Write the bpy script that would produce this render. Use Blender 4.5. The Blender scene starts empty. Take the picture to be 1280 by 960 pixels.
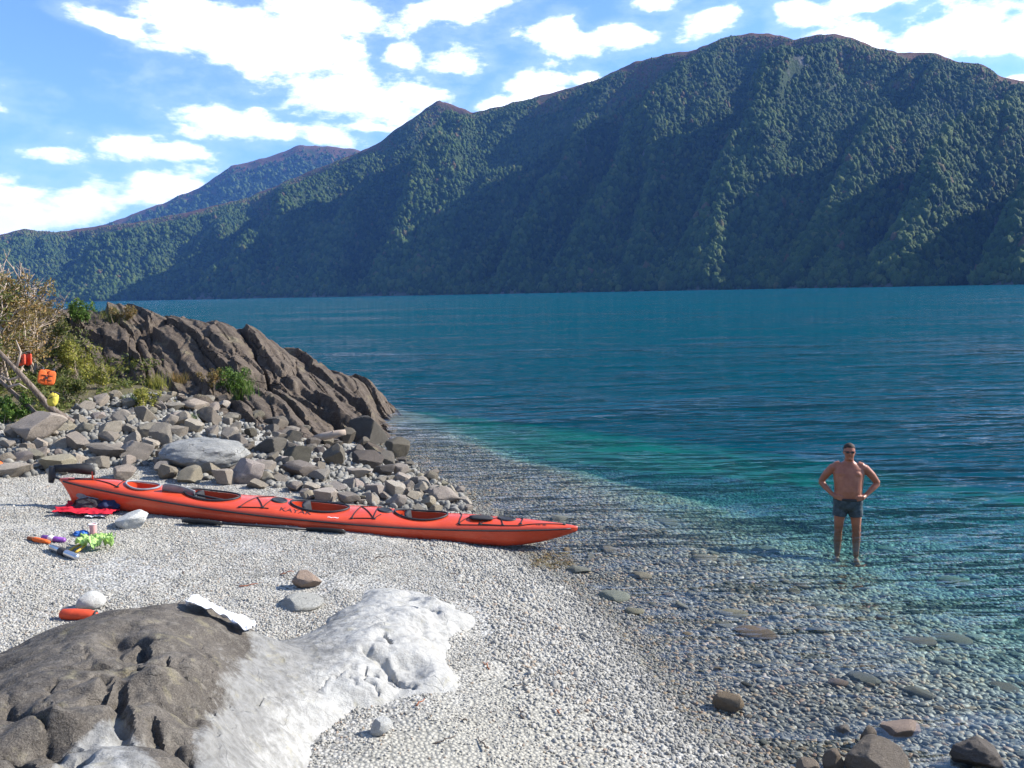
import bpy, bmesh, math, random
import numpy as np
from mathutils import Matrix, Vector, Euler

# ------------------------------------------------------------------ camera, sky, sun, exposure
scene = bpy.context.scene
COL = scene.collection
R = math.radians
FPX = 1035.0                       # focal length in pixels of the 1280 px wide photograph
CAM_Z = 3.5
PITCH, ROLL = 6.35, -1.15
CAM_M = Matrix.Rotation(R(90 - PITCH), 3, 'X') @ Matrix.Rotation(R(ROLL), 3, 'Z')
cam_data = bpy.data.cameras.new('camera')
cam = bpy.data.objects.new('camera', cam_data)
COL.objects.link(cam)
cam.matrix_world = Matrix.Translation((0, 0, CAM_Z)) @ CAM_M.to_4x4()
cam_data.sensor_width = 36.0
cam_data.lens = 36.0 * FPX / 1280.0
cam_data.clip_start = 0.1
cam_data.clip_end = 40000
scene.camera = cam

SUN_AZ, SUN_EL = 77.0, 32.0        # degrees; azimuth clockwise from +Y
SUN_DIR = Vector((math.sin(R(SUN_AZ)) * math.cos(R(SUN_EL)), math.cos(R(SUN_AZ)) * math.cos(R(SUN_EL)), math.sin(R(SUN_EL))))
sun_d = bpy.data.lights.new('sun', 'SUN')
sun_d.energy = 5.0
sun_d.angle = R(0.55)
sun_d.color = (1.0, 0.955, 0.88)
sun_o = bpy.data.objects.new('sun', sun_d)
COL.objects.link(sun_o)
sun_o.rotation_euler = SUN_DIR.to_track_quat('Z', 'Y').to_euler()

vs = scene.view_settings
vs.view_transform = 'Standard'
vs.look = 'None'
vs.exposure = 1.15
vs.gamma = 1.0
vs.use_curve_mapping = False
scene.cycles.use_denoising = True
scene.cycles.max_bounces = 8
scene.cycles.diffuse_bounces = 3
scene.cycles.glossy_bounces = 3
scene.cycles.transmission_bounces = 4
scene.cycles.transparent_max_bounces = 12
scene.cycles.volume_bounces = 0
scene.cycles.sample_clamp_indirect = 6.0
scene.cycles.caustics_reflective = False
scene.cycles.caustics_refractive = False

rng = np.random.default_rng(7)
random.seed(7)

# ------------------------------------------------------------------ small maths helpers
M_NP = np.array(CAM_M)

def ray(px, py):
    d = M_NP @ np.array([(px - 640) / FPX, -(py - 480) / FPX, -1.0])
    return d

def at_z(px, py, z=0.0):
    d = ray(px, py)
    k = (z - CAM_Z) / d[2]
    return np.array([d[0] * k, d[1] * k, z])

def at_y(px, py, y):
    d = ray(px, py)
    k = y / d[1]
    return np.array([d[0] * k, y, CAM_Z + d[2] * k])

def azel(px, py):
    d = ray(px, py)
    d = d / np.linalg.norm(d)
    return math.atan2(d[0], d[1]), math.asin(d[2])

_G = None
def _hash(ix, iy, iz, seed):
    h = (ix.astype(np.int64) * 374761393 + iy.astype(np.int64) * 668265263 + iz.astype(np.int64) * 2147483647 + seed * 1274126177) & 0xFFFFFFFF
    h = ((h ^ (h >> 13)) * 1274126177) & 0xFFFFFFFF
    h = ((h ^ (h >> 16)) * 2246822519) & 0xFFFFFFFF
    return h ^ (h >> 15)

def noise3(p, seed=0):
    """gradient noise, roughly -1..1; p is (n,3)"""
    p = np.asarray(p, dtype=np.float64)
    i = np.floor(p).astype(np.int64)
    f = p - i
    u = f * f * f * (f * (f * 6 - 15) + 10)
    out = 0
    for dx in (0, 1):
        wx = u[:, 0] if dx else 1 - u[:, 0]
        for dy in (0, 1):
            wy = u[:, 1] if dy else 1 - u[:, 1]
            for dz in (0, 1):
                wz = u[:, 2] if dz else 1 - u[:, 2]
                h = _hash(i[:, 0] + dx, i[:, 1] + dy, i[:, 2] + dz, seed)
                gx = (h & 255) / 127.5 - 1
                gy = ((h >> 8) & 255) / 127.5 - 1
                gz = ((h >> 16) & 255) / 127.5 - 1
                out = out + wx * wy * wz * (gx * (f[:, 0] - dx) + gy * (f[:, 1] - dy) + gz * (f[:, 2] - dz))
    return out * 1.4

def fbm(p, octaves=4, seed=0, gain=0.5, lac=2.03):
    p = np.asarray(p, dtype=np.float64)
    a, s = 1.0, 0.0
    for o in range(octaves):
        s = s + a * noise3(p, seed + o * 17)
        p = p * lac + 13.7
        a *= gain
    return s

def ridged(p, octaves=4, seed=0, gain=0.5, lac=2.03):
    p = np.asarray(p, dtype=np.float64)
    a, s = 1.0, 0.0
    for o in range(octaves):
        s = s + a * (1 - 2 * np.abs(noise3(p, seed + o * 17)))
        p = p * lac + 7.3
        a *= gain
    return s

def sstep(a, b, x):
    t = np.clip((x - a) / (b - a), 0, 1)
    return t * t * (3 - 2 * t)

def seg_dist(px, py, poly):
    """unsigned distance of points to a polyline"""
    best = np.full(px.shape, 1e18)
    for (x0, y0), (x1, y1) in zip(poly[:-1], poly[1:]):
        dx, dy = x1 - x0, y1 - y0
        t = np.clip(((px - x0) * dx + (py - y0) * dy) / (dx * dx + dy * dy + 1e-12), 0, 1)
        best = np.minimum(best, (px - x0 - t * dx) ** 2 + (py - y0 - t * dy) ** 2)
    return np.sqrt(best)

def inside(px, py, poly):
    c = np.zeros(px.shape, bool)
    n = len(poly)
    for k in range(n):
        x0, y0 = poly[k]
        x1, y1 = poly[(k + 1) % n]
        m = ((y0 > py) != (y1 > py)) & (px < (x1 - x0) * (py - y0) / ((y1 - y0) if y1 != y0 else 1e-12) + x0)
        c ^= m
    return c

# ------------------------------------------------------------------ object helpers
def mesh_from(name, verts, faces, smooth=True):
    me = bpy.data.meshes.new(name)
    if isinstance(faces, np.ndarray):
        nf, k = faces.shape
        me.vertices.add(len(verts))
        me.vertices.foreach_set('co', np.asarray(verts, dtype=np.float32).ravel())
        me.loops.add(nf * k)
        me.loops.foreach_set('vertex_index', faces.astype(np.int32).ravel())
        me.polygons.add(nf)
        me.polygons.foreach_set('loop_start', np.arange(0, nf * k, k, dtype=np.int32))
        me.polygons.foreach_set('loop_total', np.full(nf, k, dtype=np.int32))
        me.update(calc_edges=True)
        me.validate()
    else:
        me.from_pydata([tuple(v) for v in verts], [], faces)
        me.update()
    if smooth:
        me.polygons.foreach_set('use_smooth', np.ones(len(me.polygons), dtype=bool))
    return me

def grid_faces(nx, ny):
    i = np.arange(nx * ny).reshape(ny, nx)
    return np.stack([i[:-1, :-1].ravel(), i[:-1, 1:].ravel(), i[1:, 1:].ravel(), i[1:, :-1].ravel()], axis=1)

def put(name, me, mat=None, parent=None, label=None, category=None, group=None, kind=None, loc=None, rot=None, scale=None):
    o = bpy.data.objects.new(name, me)
    COL.objects.link(o)
    if mat is not None and me is not None and len(me.materials) == 0:
        me.materials.append(mat)
    if parent is not None:
        o.parent = parent
    if label: o['label'] = label
    if category: o['category'] = category
    if group: o['group'] = group
    if kind: o['kind'] = kind
    if loc is not None: o.location = loc
    if rot is not None: o.rotation_euler = rot
    if scale is not None: o.scale = scale
    return o

def thing(name, label, category, loc=(0, 0, 0), rot=(0, 0, 0), group=None):
    o = put(name, None, label=label, category=category, group=group, loc=loc, rot=rot)
    o.empty_display_size = 0.1
    return o

def set_attr(me, name, arr, kind='FLOAT'):
    a = me.attributes.new(name, kind, 'POINT')
    key = {'FLOAT': 'value', 'FLOAT_VECTOR': 'vector', 'FLOAT_COLOR': 'color', 'INT': 'value'}[kind]
    a.data.foreach_set(key, np.asarray(arr, dtype=np.int32 if kind == 'INT' else np.float32).ravel())

# ------------------------------------------------------------------ node helpers
class NT:
    def __init__(self, tree):
        self.t = tree
        self.n = tree.nodes
        self.l = tree.links
    def add(self, kind, **kw):
        nd = self.n.new(kind)
        for k, v in kw.items():
            setattr(nd, k, v)
        return nd
    def put(self, nd, key, v):
        if v is None:
            return
        s = nd.inputs[key]
        if hasattr(v, 'is_output') or isinstance(v, bpy.types.NodeSocket):
            self.l.new(v, s)
        else:
            if isinstance(v, tuple) and len(v) == 3 and s.type == 'RGBA':
                v = (*v, 1.0)
            s.default_value = v
    def math(self, op, a, b=None, c=None, clamp=False):
        nd = self.add('ShaderNodeMath', operation=op)
        nd.use_clamp = clamp
        for k, v in enumerate((a, b, c)):
            self.put(nd, k, v)
        return nd.outputs[0]
    def vmath(self, op, a, b=None):
        nd = self.add('ShaderNodeVectorMath', operation=op)
        self.put(nd, 0, a)
        self.put(nd, 1, b)
        return nd.outputs[0]
    def noise(self, vec, scale, detail=4, rough=0.55, dist=0.0, color=False):
        nd = self.add('ShaderNodeTexNoise')
        self.put(nd, 'Vector', vec); self.put(nd, 'Scale', scale); self.put(nd, 'Detail', float(detail))
        self.put(nd, 'Roughness', rough); self.put(nd, 'Distortion', dist)
        return nd.outputs['Color' if color else 'Fac']
    def voronoi(self, vec, scale, feature='F1', out='Distance', rand=1.0):
        nd = self.add('ShaderNodeTexVoronoi', feature=feature)
        self.put(nd, 'Vector', vec); self.put(nd, 'Scale', scale); self.put(nd, 'Randomness', rand)
        return nd.outputs[out]
    def mix(self, fac, a, b, blend='MIX'):
        nd = self.add('ShaderNodeMix', data_type='RGBA', blend_type=blend)
        self.put(nd, 0, fac); self.put(nd, 6, a); self.put(nd, 7, b)
        return nd.outputs[2]
    def ramp(self, fac, stops, interp='LINEAR'):
        nd = self.add('ShaderNodeValToRGB')
        cr = nd.color_ramp
        cr.interpolation = interp
        while len(cr.elements) < len(stops):
            cr.elements.new(0.5)
        for e, (p, c) in zip(cr.elements, stops):
            e.position = p
            e.color = (*c, 1.0) if not isinstance(c, (int, float)) else (c, c, c, 1.0)
        self.put(nd, 0, fac)
        return nd.outputs[0]
    def range(self, v, a, b, c=0.0, d=1.0, smooth=False):
        nd = self.add('ShaderNodeMapRange')
        if smooth: nd.interpolation_type = 'SMOOTHSTEP'
        for k, x in enumerate((v, a, b, c, d)):
            self.put(nd, k, x)
        return nd.outputs[0]
    def coord(self, which='Object'):
        return self.add('ShaderNodeTexCoord').outputs[which]
    def scale_vec(self, vec, s, rot=(0, 0, 0)):
        nd = self.add('ShaderNodeMapping')
        self.put(nd, 0, vec)
        nd.inputs['Scale'].default_value = s
        nd.inputs['Rotation'].default_value = rot
        return nd.outputs[0]
    def bump(self, height, strength=0.5, distance=0.01, normal=None):
        nd = self.add('ShaderNodeBump')
        self.put(nd, 'Height', height); self.put(nd, 'Strength', strength); self.put(nd, 'Distance', distance); self.put(nd, 'Normal', normal)
        return nd.outputs[0]
    def attr(self, name, kind='GEOMETRY', out='Fac'):
        nd = self.add('ShaderNodeAttribute', attribute_name=name, attribute_type=kind)
        return nd.outputs[out]

def new_mat(name):
    m = bpy.data.materials.new(name)
    m.use_nodes = True
    m.node_tree.nodes.clear()
    t = NT(m.node_tree)
    out = t.add('ShaderNodeOutputMaterial')
    return m, t, out

def finish(t, out, color, rough=0.8, normal=None, spec=0.3, **extra):
    b = t.add('ShaderNodeBsdfPrincipled')
    t.put(b, 'Base Color', color); t.put(b, 'Roughness', rough); t.put(b, 'Normal', normal); t.put(b, 'Specular IOR Level', spec)
    for k, v in extra.items():
        t.put(b, k.replace('_', ' '), v)
    t.l.new(b.outputs[0], out.inputs['Surface'])
    return b

def simple_mat(name, color, rough=0.6, spec=0.4, vary=0.15, scale=8.0, bump=0.0, **extra):
    """a plain procedural surface with a little tonal wear"""
    m, t, out = new_mat(name)
    co = t.coord('Object')
    n = t.noise(co, scale, 5)
    c = t.mix(t.range(n, 0.3, 0.7), tuple(x * (1 - vary) for x in color), tuple(min(1, x * (1 + vary)) for x in color))
    nrm = t.bump(n, bump, 0.02) if bump else None
    finish(t, out, c, rough, nrm, spec, **extra)
    return m

# ------------------------------------------------------------------ the sky
world = bpy.data.worlds.new('World')
scene.world = world
world.use_nodes = True
wt = NT(world.node_tree)
wt.n.clear()
w_out = wt.add('ShaderNodeOutputWorld')
w_bg = wt.add('ShaderNodeBackground')
sky = wt.add('ShaderNodeTexSky', sky_type='NISHITA')
sky.sun_disc = False
sky.sun_elevation = R(SUN_EL)
sky.sun_rotation = R(SUN_AZ)
sky.altitude = 500
sky.air_density = 1.0
sky.dust_density = 0.0
sky.ozone_density = 6.0
SKY_STRENGTH = 0.115
w_dir = wt.coord('Generated')
w_sep = wt.add('ShaderNodeSeparateXYZ')
wt.l.new(w_dir, w_sep.inputs[0])
dx_, dy_, dz_ = w_sep.outputs
w_az = wt.math('ARCTAN2', dx_, dy_)
w_el = wt.math('ARCSINE', dz_)
# clouds drift in lumps at these places in the sky: pixel centre, half sizes in px, tilt in degrees
CLOUDS = [(255, 30, 100, 45, -25), (350, 65, 130, 62, -12), (440, 115, 125, 36, -16), (520, 118, 60, 26, -8), (430, 15, 120, 34, -5), (560, 8, 110, 22, 6),
          (505, 68, 32, 18, 0), (570, 76, 52, 22, -6), (280, 152, 92, 24, -8), (345, 166, 50, 14, -6),
          (70, 189, 48, 16, 6), (150, 184, 58, 18, -4), (210, 190, 50, 12, 0), (200, 232, 74, 24, 12), (100, 256, 90, 26, 20), (20, 272, 60, 24, 14), (20, 245, 40, 14, 10),
          (405, 172, 58, 17, -6), (460, 160, 40, 8, 0), (670, 102, 56, 28, 10), (735, 100, 24, 12, 0), (615, 131, 36, 16, 20),
          (700, 46, 62, 26, -4), (775, 42, 60, 16, -6), (885, 28, 54, 16, 14), (812, 4, 36, 10, 0),
          (1010, 18, 50, 16, -16), (1080, 6, 60, 14, 0), (1080, 40, 70, 26, -8), (1170, 42, 110, 30, 4), (1260, 46, 90, 30, -6), (1270, 98, 26, 8, 0),
          (140, 30, 40, 12, -10), (1330, 30, 90, 40, 0), (-60, 250, 90, 40, 0), (-90, 120, 80, 30, 0)]
blob = None
for (px, py, rx, ry, tilt) in CLOUDS:
    a0, e0 = azel(px, py)
    th = R(tilt)
    da = wt.math('SUBTRACT', w_az, a0)
    de = wt.math('SUBTRACT', w_el, e0)
    u = wt.math('ADD', wt.math('MULTIPLY', da, math.cos(th) * FPX / rx), wt.math('MULTIPLY', de, math.sin(th) * FPX / rx))
    v = wt.math('ADD', wt.math('MULTIPLY', da, -math.sin(th) * FPX / ry), wt.math('MULTIPLY', de, math.cos(th) * FPX / ry))
    q = wt.math('SUBTRACT', 1.0, wt.math('SQRT', wt.math('ADD', wt.math('MULTIPLY', u, u), wt.math('MULTIPLY', v, v))))
    blob = q if blob is None else wt.math('SMOOTH_MAX', blob, q, 0.25)
blob = wt.math('MAXIMUM', blob, -1.0)
# fluffy break-up and the clouds of the rest of the sky
c_vec = wt.scale_vec(w_dir, (1.0, 1.0, 2.2))
n_big = wt.noise(c_vec, 9.0, 8, 0.62, 0.25)
n_mid = wt.noise(c_vec, 30.0, 6, 0.6)
generic = wt.math('MULTIPLY', wt.math('SUBTRACT', wt.noise(wt.scale_vec(w_dir, (1.0, 1.0, 2.0)), 3.2, 5, 0.55), 0.56), 5.0)
outside = wt.math('MAXIMUM', wt.range(wt.math('ABSOLUTE', w_az), 0.66, 0.85), wt.range(w_el, 0.42, 0.6))
field = wt.math('ADD', blob, wt.math('MULTIPLY', outside, wt.math('ADD', generic, 0.9)))
field = wt.math('ADD', field, wt.math('MULTIPLY', wt.math('SUBTRACT', n_big, 0.5), 2.4))
field = wt.math('ADD', field, wt.math('MULTIPLY', wt.math('SUBTRACT', n_mid, 0.5), 1.3))
cover = wt.range(field, 0.03, 0.72, 0.0, 1.0, True)
veil = wt.math('MULTIPLY', wt.range(field, -0.7, 0.3, 0.0, 0.13, True), wt.range(n_mid, 0.3, 0.7, 0.4, 1.0))
cover = wt.math('MAXIMUM', cover, veil)
cover = wt.math('MULTIPLY', cover, wt.range(w_el, -0.02, 0.06))
c_shade = wt.mix(wt.range(wt.noise(c_vec, 14.0, 6, 0.6), 0.35, 0.65), (0.86, 0.90, 0.97), (1.0, 0.99, 0.97))
cl_node = wt.add('ShaderNodeVectorMath', operation='SCALE')
wt.put(cl_node, 0, c_shade)
cl_node.inputs['Scale'].default_value = 1.15 / SKY_STRENGTH
full = wt.mix(cover, sky.outputs[0], cl_node.outputs[0])
wt.l.new(full, w_bg.inputs['Color'])
w_bg.inputs['Strength'].default_value = SKY_STRENGTH
wt.l.new(w_bg.outputs[0], w_out.inputs['Surface'])

# ------------------------------------------------------------------ the ground: beach, lake bed and the land behind, one sheet
SHORE_PX = [(1010, 1010), (925, 952), (862, 892), (812, 832), (772, 778), (712, 727), (650, 690), (610, 655), (583, 622), (530, 596), (480, 572), (455, 550), (430, 520)]
shore = [(4.6, -6.0), (3.9, 0.0), (2.9, 3.2)] + [tuple(at_z(px, py, 0)[:2]) for px, py in SHORE_PX]
tip = shore[-1]
shore += [(tip[0] - 1.0, tip[1] + 2.6), (-8.0, 29.5), (-14.0, 31.0), (-24.0, 31.5), (-45.0, 38.0), (-300.0, 190.0), (-6000.0, 2500.0)]
LAND = shore + [(-9000.0, -9000.0), (7000.0, -9000.0), (300.0, -120.0), (30.0, -22.0)]
DROP = [(-8.0, 33.0), (-1.6, 26.5), (0.6, 21.0), (3.4, 18.4), (6.2, 16.4), (9.5, 14.6), (13.5, 12.0), (20.0, 4.0), (40.0, -18.0), (3000.0, -1200.0)]
DEEP = DROP + [(9000.0, 9000.0), (-9000.0, 9000.0), (-9000.0, 2700.0), (-300.0, 205.0), (-45.0, 43.0), (-20, 36)]
LAND_EDGE = LAND + [LAND[0]]
DEEP_EDGE = DEEP + [DEEP[0]]

def ground_z(x, y):
    x = np.asarray(x, float); y = np.asarray(y, float)
    sh = x.shape
    x = x.ravel(); y = y.ravel()
    d = seg_dist(x, y, LAND_EDGE)
    s = np.where(inside(x, y, LAND), d, -d)
    land = 0.19 * np.clip(s, 0, 2.2) + 0.105 * np.clip(s - 2.2, 0, 6) + 0.05 * np.clip(s - 8.2, 0, 6)
    land = land + 0.10 * np.clip(y - 12.2, 0, 7) * sstep(0.5, 5.5, s) * (1 - sstep(24, 30, y) * 0.6)
    az = np.arctan2(x, np.maximum(y, 0.01))
    back = np.maximum(sstep(-0.70, -1.0, az), sstep(-3.0, -12.0, y))
    land = land + back * np.minimum(0.28 * np.clip(s - 7, 0, 400), 70)
    t = seg_dist(x, y, DEEP_EDGE)
    t = np.where(inside(x, y, DEEP), t, -t)
    t = t + np.where(t < 12, 1.0, 0.0) * (0.9 * fbm(np.stack([x * 0.45, y * 0.45, x * 0], axis=1), 3, 15) + 0.2)
    bed = -0.05 * np.clip(-s, 0, 2.2) - 0.182 * np.clip(-s - 2.2, 0, 3.2) - 0.03 * np.clip(-s - 5.4, 0, 3)
    tt = np.clip(t + 2.6, 0, 400)
    bed = bed - np.minimum(0.12 * np.minimum(tt, 15) + 0.36 * np.clip(tt - 6.0, 0, 400) ** 2 / (np.clip(tt - 6.0, 0, 400) + 30.0), 24) - 0.012 * np.clip(tt - 40, 0, 400)
    z = np.where(s > 0, land, bed)
    p = np.stack([x, y, x * 0], axis=1)
    near = np.exp(-np.clip(np.hypot(x, y - 8) - 18, 0, 200) / 20)
    amp = 0.018 + 0.05 * sstep(0.4, 2.0, t)
    z = z + near * (amp * fbm(p * 0.9, 3, 5) * sstep(0.0, 0.8, np.abs(s)) + np.where(s > 0, 0.022, 0.008) * fbm(p * 2.6, 3, 9))
    return z.reshape(sh)

def axis(lo, hi, step, far, n):
    core = np.arange(lo, hi + step, step)
    g = np.geomspace(1.0, far, n)
    return np.concatenate([(lo - g * step * 3)[::-1], core, hi + g * step * 3])

gx = axis(-13.0, 11.0, 0.08, 33000, 46)
gy = axis(3.0, 30.0, 0.08, 33000, 46)
GX, GY = np.meshgrid(gx, gy)
GZ = ground_z(GX, GY)

def gz_fast(x, y):
    """ground height read off the finished sheet (finer part), else computed"""
    x = np.asarray(x, float); y = np.asarray(y, float)
    fx_ = (x - gx[46]) / 0.08; fy_ = (y - gy[46]) / 0.08
    i = np.clip(fx_.astype(int), 0, NCX - 2); j = np.clip(fy_.astype(int), 0, NCY - 2)
    u = np.clip(fx_ - i, 0, 1); v = np.clip(fy_ - j, 0, 1)
    C = GZ[46:46 + NCY, 46:46 + NCX]
    return C[j, i] * (1 - u) * (1 - v) + C[j, i + 1] * u * (1 - v) + C[j + 1, i] * (1 - u) * v + C[j + 1, i + 1] * u * v
NCX, NCY = len(gx) - 92, len(gy) - 92

def ground_hit(px, py, extra=0.0):
    """where the line of sight through a pixel of the photograph meets the ground"""
    d = ray(px, py)
    ks = np.linspace(2.0, 34.0, 3200)
    gz = gz_fast(d[0] * ks, d[1] * ks) + extra
    below = CAM_Z + d[2] * ks < gz
    i = int(np.argmax(below))
    k = ks[i]
    return np.array([d[0] * k, d[1] * k, gz[i]])

shore_d = seg_dist(GX.ravel(), GY.ravel(), LAND_EDGE)
shore_s = np.where(inside(GX.ravel(), GY.ravel(), LAND), shore_d, -shore_d)
beach_me = mesh_from('beach', np.stack([GX.ravel(), GY.ravel(), GZ.ravel()], axis=1), grid_faces(len(gx), len(gy)))
set_attr(beach_me, 'shore', shore_s)
SAND = [tuple(ground_hit(*q)[:2]) for q in [(395, 965), (470, 900), (560, 870), (600, 835), (660, 850), (720, 880), (790, 930), (850, 985), (600, 1030)]]
SOIL = [(-16.0, 14.6), (-9.6, 15.4), (-8.6, 16.4), (-8.2, 17.6), (-6.6, 18.8), (-6.0, 22.0), (-16.0, 25.0), (-19.0, 16.0)]
def soft_poly(x, y, poly, w):
    d = seg_dist(x, y, poly + [poly[0]])
    return np.clip(0.5 + np.where(inside(x, y, poly), d, -d) / w, 0, 1)
sand_a = soft_poly(GX.ravel(), GY.ravel(), SAND, 0.7)
set_attr(beach_me, 'sandy', sand_a)
set_attr(beach_me, 'soil', soft_poly(GX.ravel(), GY.ravel(), SOIL, 1.0))

m_beach, t, out = new_mat('gravel_and_lake_bed')
co = t.coord('Object')
vor = t.voronoi(co, 34.0)
vcol = t.voronoi(co, 34.0, out='Color')
sepc = t.add('ShaderNodeSeparateColor'); t.l.new(vcol, sepc.inputs[0])
sh = t.attr('shore')
dry = t.ramp(sepc.outputs[0], [(0.0, (0.24, 0.235, 0.22)), (0.45, (0.40, 0.39, 0.36)), (0.8, (0.50, 0.485, 0.45)), (1.0, (0.34, 0.28, 0.22))])
sand = t.mix(t.noise(co, 60, 4), (0.36, 0.34, 0.29), (0.48, 0.46, 0.41))
dry = t.mix(t.range(t.noise(co, 0.9, 4), 0.42, 0.6), dry, sand)
dry = t.mix(t.attr('sandy'), dry, t.mix(t.noise(co, 2.5, 6, 0.7), (0.30, 0.28, 0.23), (0.45, 0.43, 0.37)))
soil_n = t.noise(co, 3.0, 6, 0.7)
dry = t.mix(t.range(t.math('ADD', t.attr('soil'), t.math('SUBTRACT', soil_n, 0.5)), 0.4, 0.6), dry, t.mix(soil_n, (0.07, 0.055, 0.03), (0.17, 0.15, 0.07)))
wet = t.ramp(sepc.outputs[1], [(0.0, (0.045, 0.05, 0.05)), (0.4, (0.10, 0.105, 0.10)), (0.75, (0.16, 0.15, 0.12)), (1.0, (0.19, 0.145, 0.09))])
colr = t.mix(t.range(sh, -0.15, 0.1), wet, dry)
zz = t.add('ShaderNodeSeparateXYZ'); t.l.new(co, zz.inputs[0])
weed = t.math('MULTIPLY', t.range(zz.outputs[2], -0.5, -0.95), t.range(t.noise(co, 1.6, 5), 0.25, 0.5))
colr = t.mix(weed, colr, (0.045, 0.06, 0.025))
silt = t.math('MULTIPLY', t.range(zz.outputs[2], -0.95, -1.9), t.range(t.noise(co, 0.6, 5), 0.2, 0.6))
colr = t.mix(silt, colr, (0.11, 0.14, 0.075))
colr = t.mix(t.range(vor, 0.35, 0.8), colr, t.mix(0.5, colr, (0.05, 0.05, 0.045)))
hgt = t.math('SUBTRACT', 1.0, vor)
nr = t.bump(hgt, 0.8, 0.02)
finish(t, out, colr, 0.85, nr, 0.25)
put('beach', beach_me, m_beach, kind='structure')

# ------------------------------------------------------------------ the lake
wx = axis(-30.0, 30.0, 1.0, 3600, 14)
wy = axis(0.0, 60.0, 1.0, 3600, 14)
WX, WY = np.meshgrid(wx, wy)
nx, ny = len(wx), len(wy)
top = np.stack([WX.ravel(), WY.ravel(), np.zeros(nx * ny)], axis=1)
bot = top.copy(); bot[:, 2] = -60
tf = grid_faces(nx, ny)
idx = np.arange(nx * ny).reshape(ny, nx)
ring = np.concatenate([idx[0, :-1], idx[:-1, -1], idx[-1, :0:-1], idx[:0:-1, 0]])
side = np.stack([ring, ring + nx * ny, np.roll(ring, -1) + nx * ny, np.roll(ring, -1)], axis=1)
faces = np.concatenate([tf, tf[:, ::-1] + nx * ny, side])
water_me = mesh_from('lake', np.concatenate([top, bot]), faces, smooth=False)
m_water, t, out = new_mat('clear_lake_water')
co = t.coord('Object')
sep = t.add('ShaderNodeSeparateXYZ'); t.l.new(co, sep.inputs[0])
# ripples: long crests along the shore, finer chop farther out, calmer close in to the beach
calm = t.range(t.math('ADD', sep.outputs[1], t.math('MULTIPLY', sep.outputs[0], 0.35)), 7.0, 13.5, 0.24, 1.0)
r1 = t.noise(t.scale_vec(co, (0.34, 1.5, 1), (0, 0, R(5))), 2.3, 2, 0.45, 0.5)
r1b = t.noise(t.scale_vec(co, (0.45, 1.3, 1), (0, 0, R(-12))), 0.8, 2, 0.45, 0.4)
r2 = t.noise(t.scale_vec(co, (0.5, 1.8, 1), (0, 0, R(-10))), 4.5, 2, 0.5, 0.4)
r3 = t.noise(t.scale_vec(co, (0.6, 1.5, 1), (0, 0, R(14))), 0.22, 3, 0.5)
swell = t.noise(t.scale_vec(co, (0.3, 1.0, 1)), 0.045, 4, 0.6)
h = t.math('ADD', t.math('MULTIPLY', r1, 0.26), t.math('MULTIPLY', r2, 0.045))
h = t.math('ADD', h, t.math('MULTIPLY', r1b, 0.30))
h = t.math('MULTIPLY', h, calm)
h = t.math('ADD', h, t.math('MULTIPLY', r3, 0.5))
h = t.math('MULTIPLY', h, t.range(swell, 0.36, 0.64, 0.35, 1.7))
h = t.math('MULTIPLY', h, t.range(sep.outputs[1], 22.0, 70.0, 1.0, 2.4))
# rings spreading from the bather's legs
mp = at_z(1061, 657, 0.0)
dist = t.add('ShaderNodeVectorMath', operation='DISTANCE'); t.l.new(co, dist.inputs[0]); dist.inputs[1].default_value = (mp[0], mp[1], 0)
rd = dist.outputs['Value']
ring_h = t.math('MULTIPLY', t.math('SINE', t.math('MULTIPLY', rd, 22.0)), t.math('EXPONENT', t.math('MULTIPLY', rd, -0.9)))
gust = t.noise(t.scale_vec(co, (0.5, 1.2, 1), (0, 0, R(8))), 0.28, 3, 0.55)
h = t.math('MULTIPLY', h, t.range(gust, 0.38, 0.62, 0.45, 1.5))
h = t.math('ADD', h, t.math('MULTIPLY', ring_h, 0.022))
nw = t.bump(h, 1.0, 0.55)
wgeo = t.add('ShaderNodeNewGeometry')
wdot = t.add('ShaderNodeVectorMath', operation='DOT_PRODUCT')
t.l.new(wgeo.outputs['Incoming'], wdot.inputs[0]); t.l.new(nw, wdot.inputs[1])
wc = t.math('SUBTRACT', 1.0, t.math('ABSOLUTE', wdot.outputs['Value']), clamp=True)
fres = t.math('ADD', 0.02, t.math('MULTIPLY', 0.98, t.math('POWER', wc, 5.0)))
gl = t.add('ShaderNodeBsdfGlossy'); gl.inputs['Roughness'].default_value = 0.012; t.l.new(nw, gl.inputs['Normal'])
tr = t.add('ShaderNodeBsdfTransparent')
mx = t.add('ShaderNodeMixShader')
t.l.new(fres, mx.inputs[0]); t.l.new(tr.outputs[0], mx.inputs[1]); t.l.new(gl.outputs[0], mx.inputs[2])
t.l.new(mx.outputs[0], out.inputs['Surface'])
va = t.add('ShaderNodeVolumeAbsorption'); va.inputs['Color'].default_value = (0.0, 0.83, 0.815, 1); va.inputs['Density'].default_value = 0.30
vsn = t.add('ShaderNodeVolumeScatter'); vsn.inputs['Color'].default_value = (0.02, 0.52, 0.96, 1); vsn.inputs['Density'].default_value = 0.0145
ad = t.add('ShaderNodeAddShader'); t.l.new(va.outputs[0], ad.inputs[0]); t.l.new(vsn.outputs[0], ad.inputs[1])
t.l.new(ad.outputs[0], out.inputs['Volume'])
put('lake', water_me, m_water, kind='structure')

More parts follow.
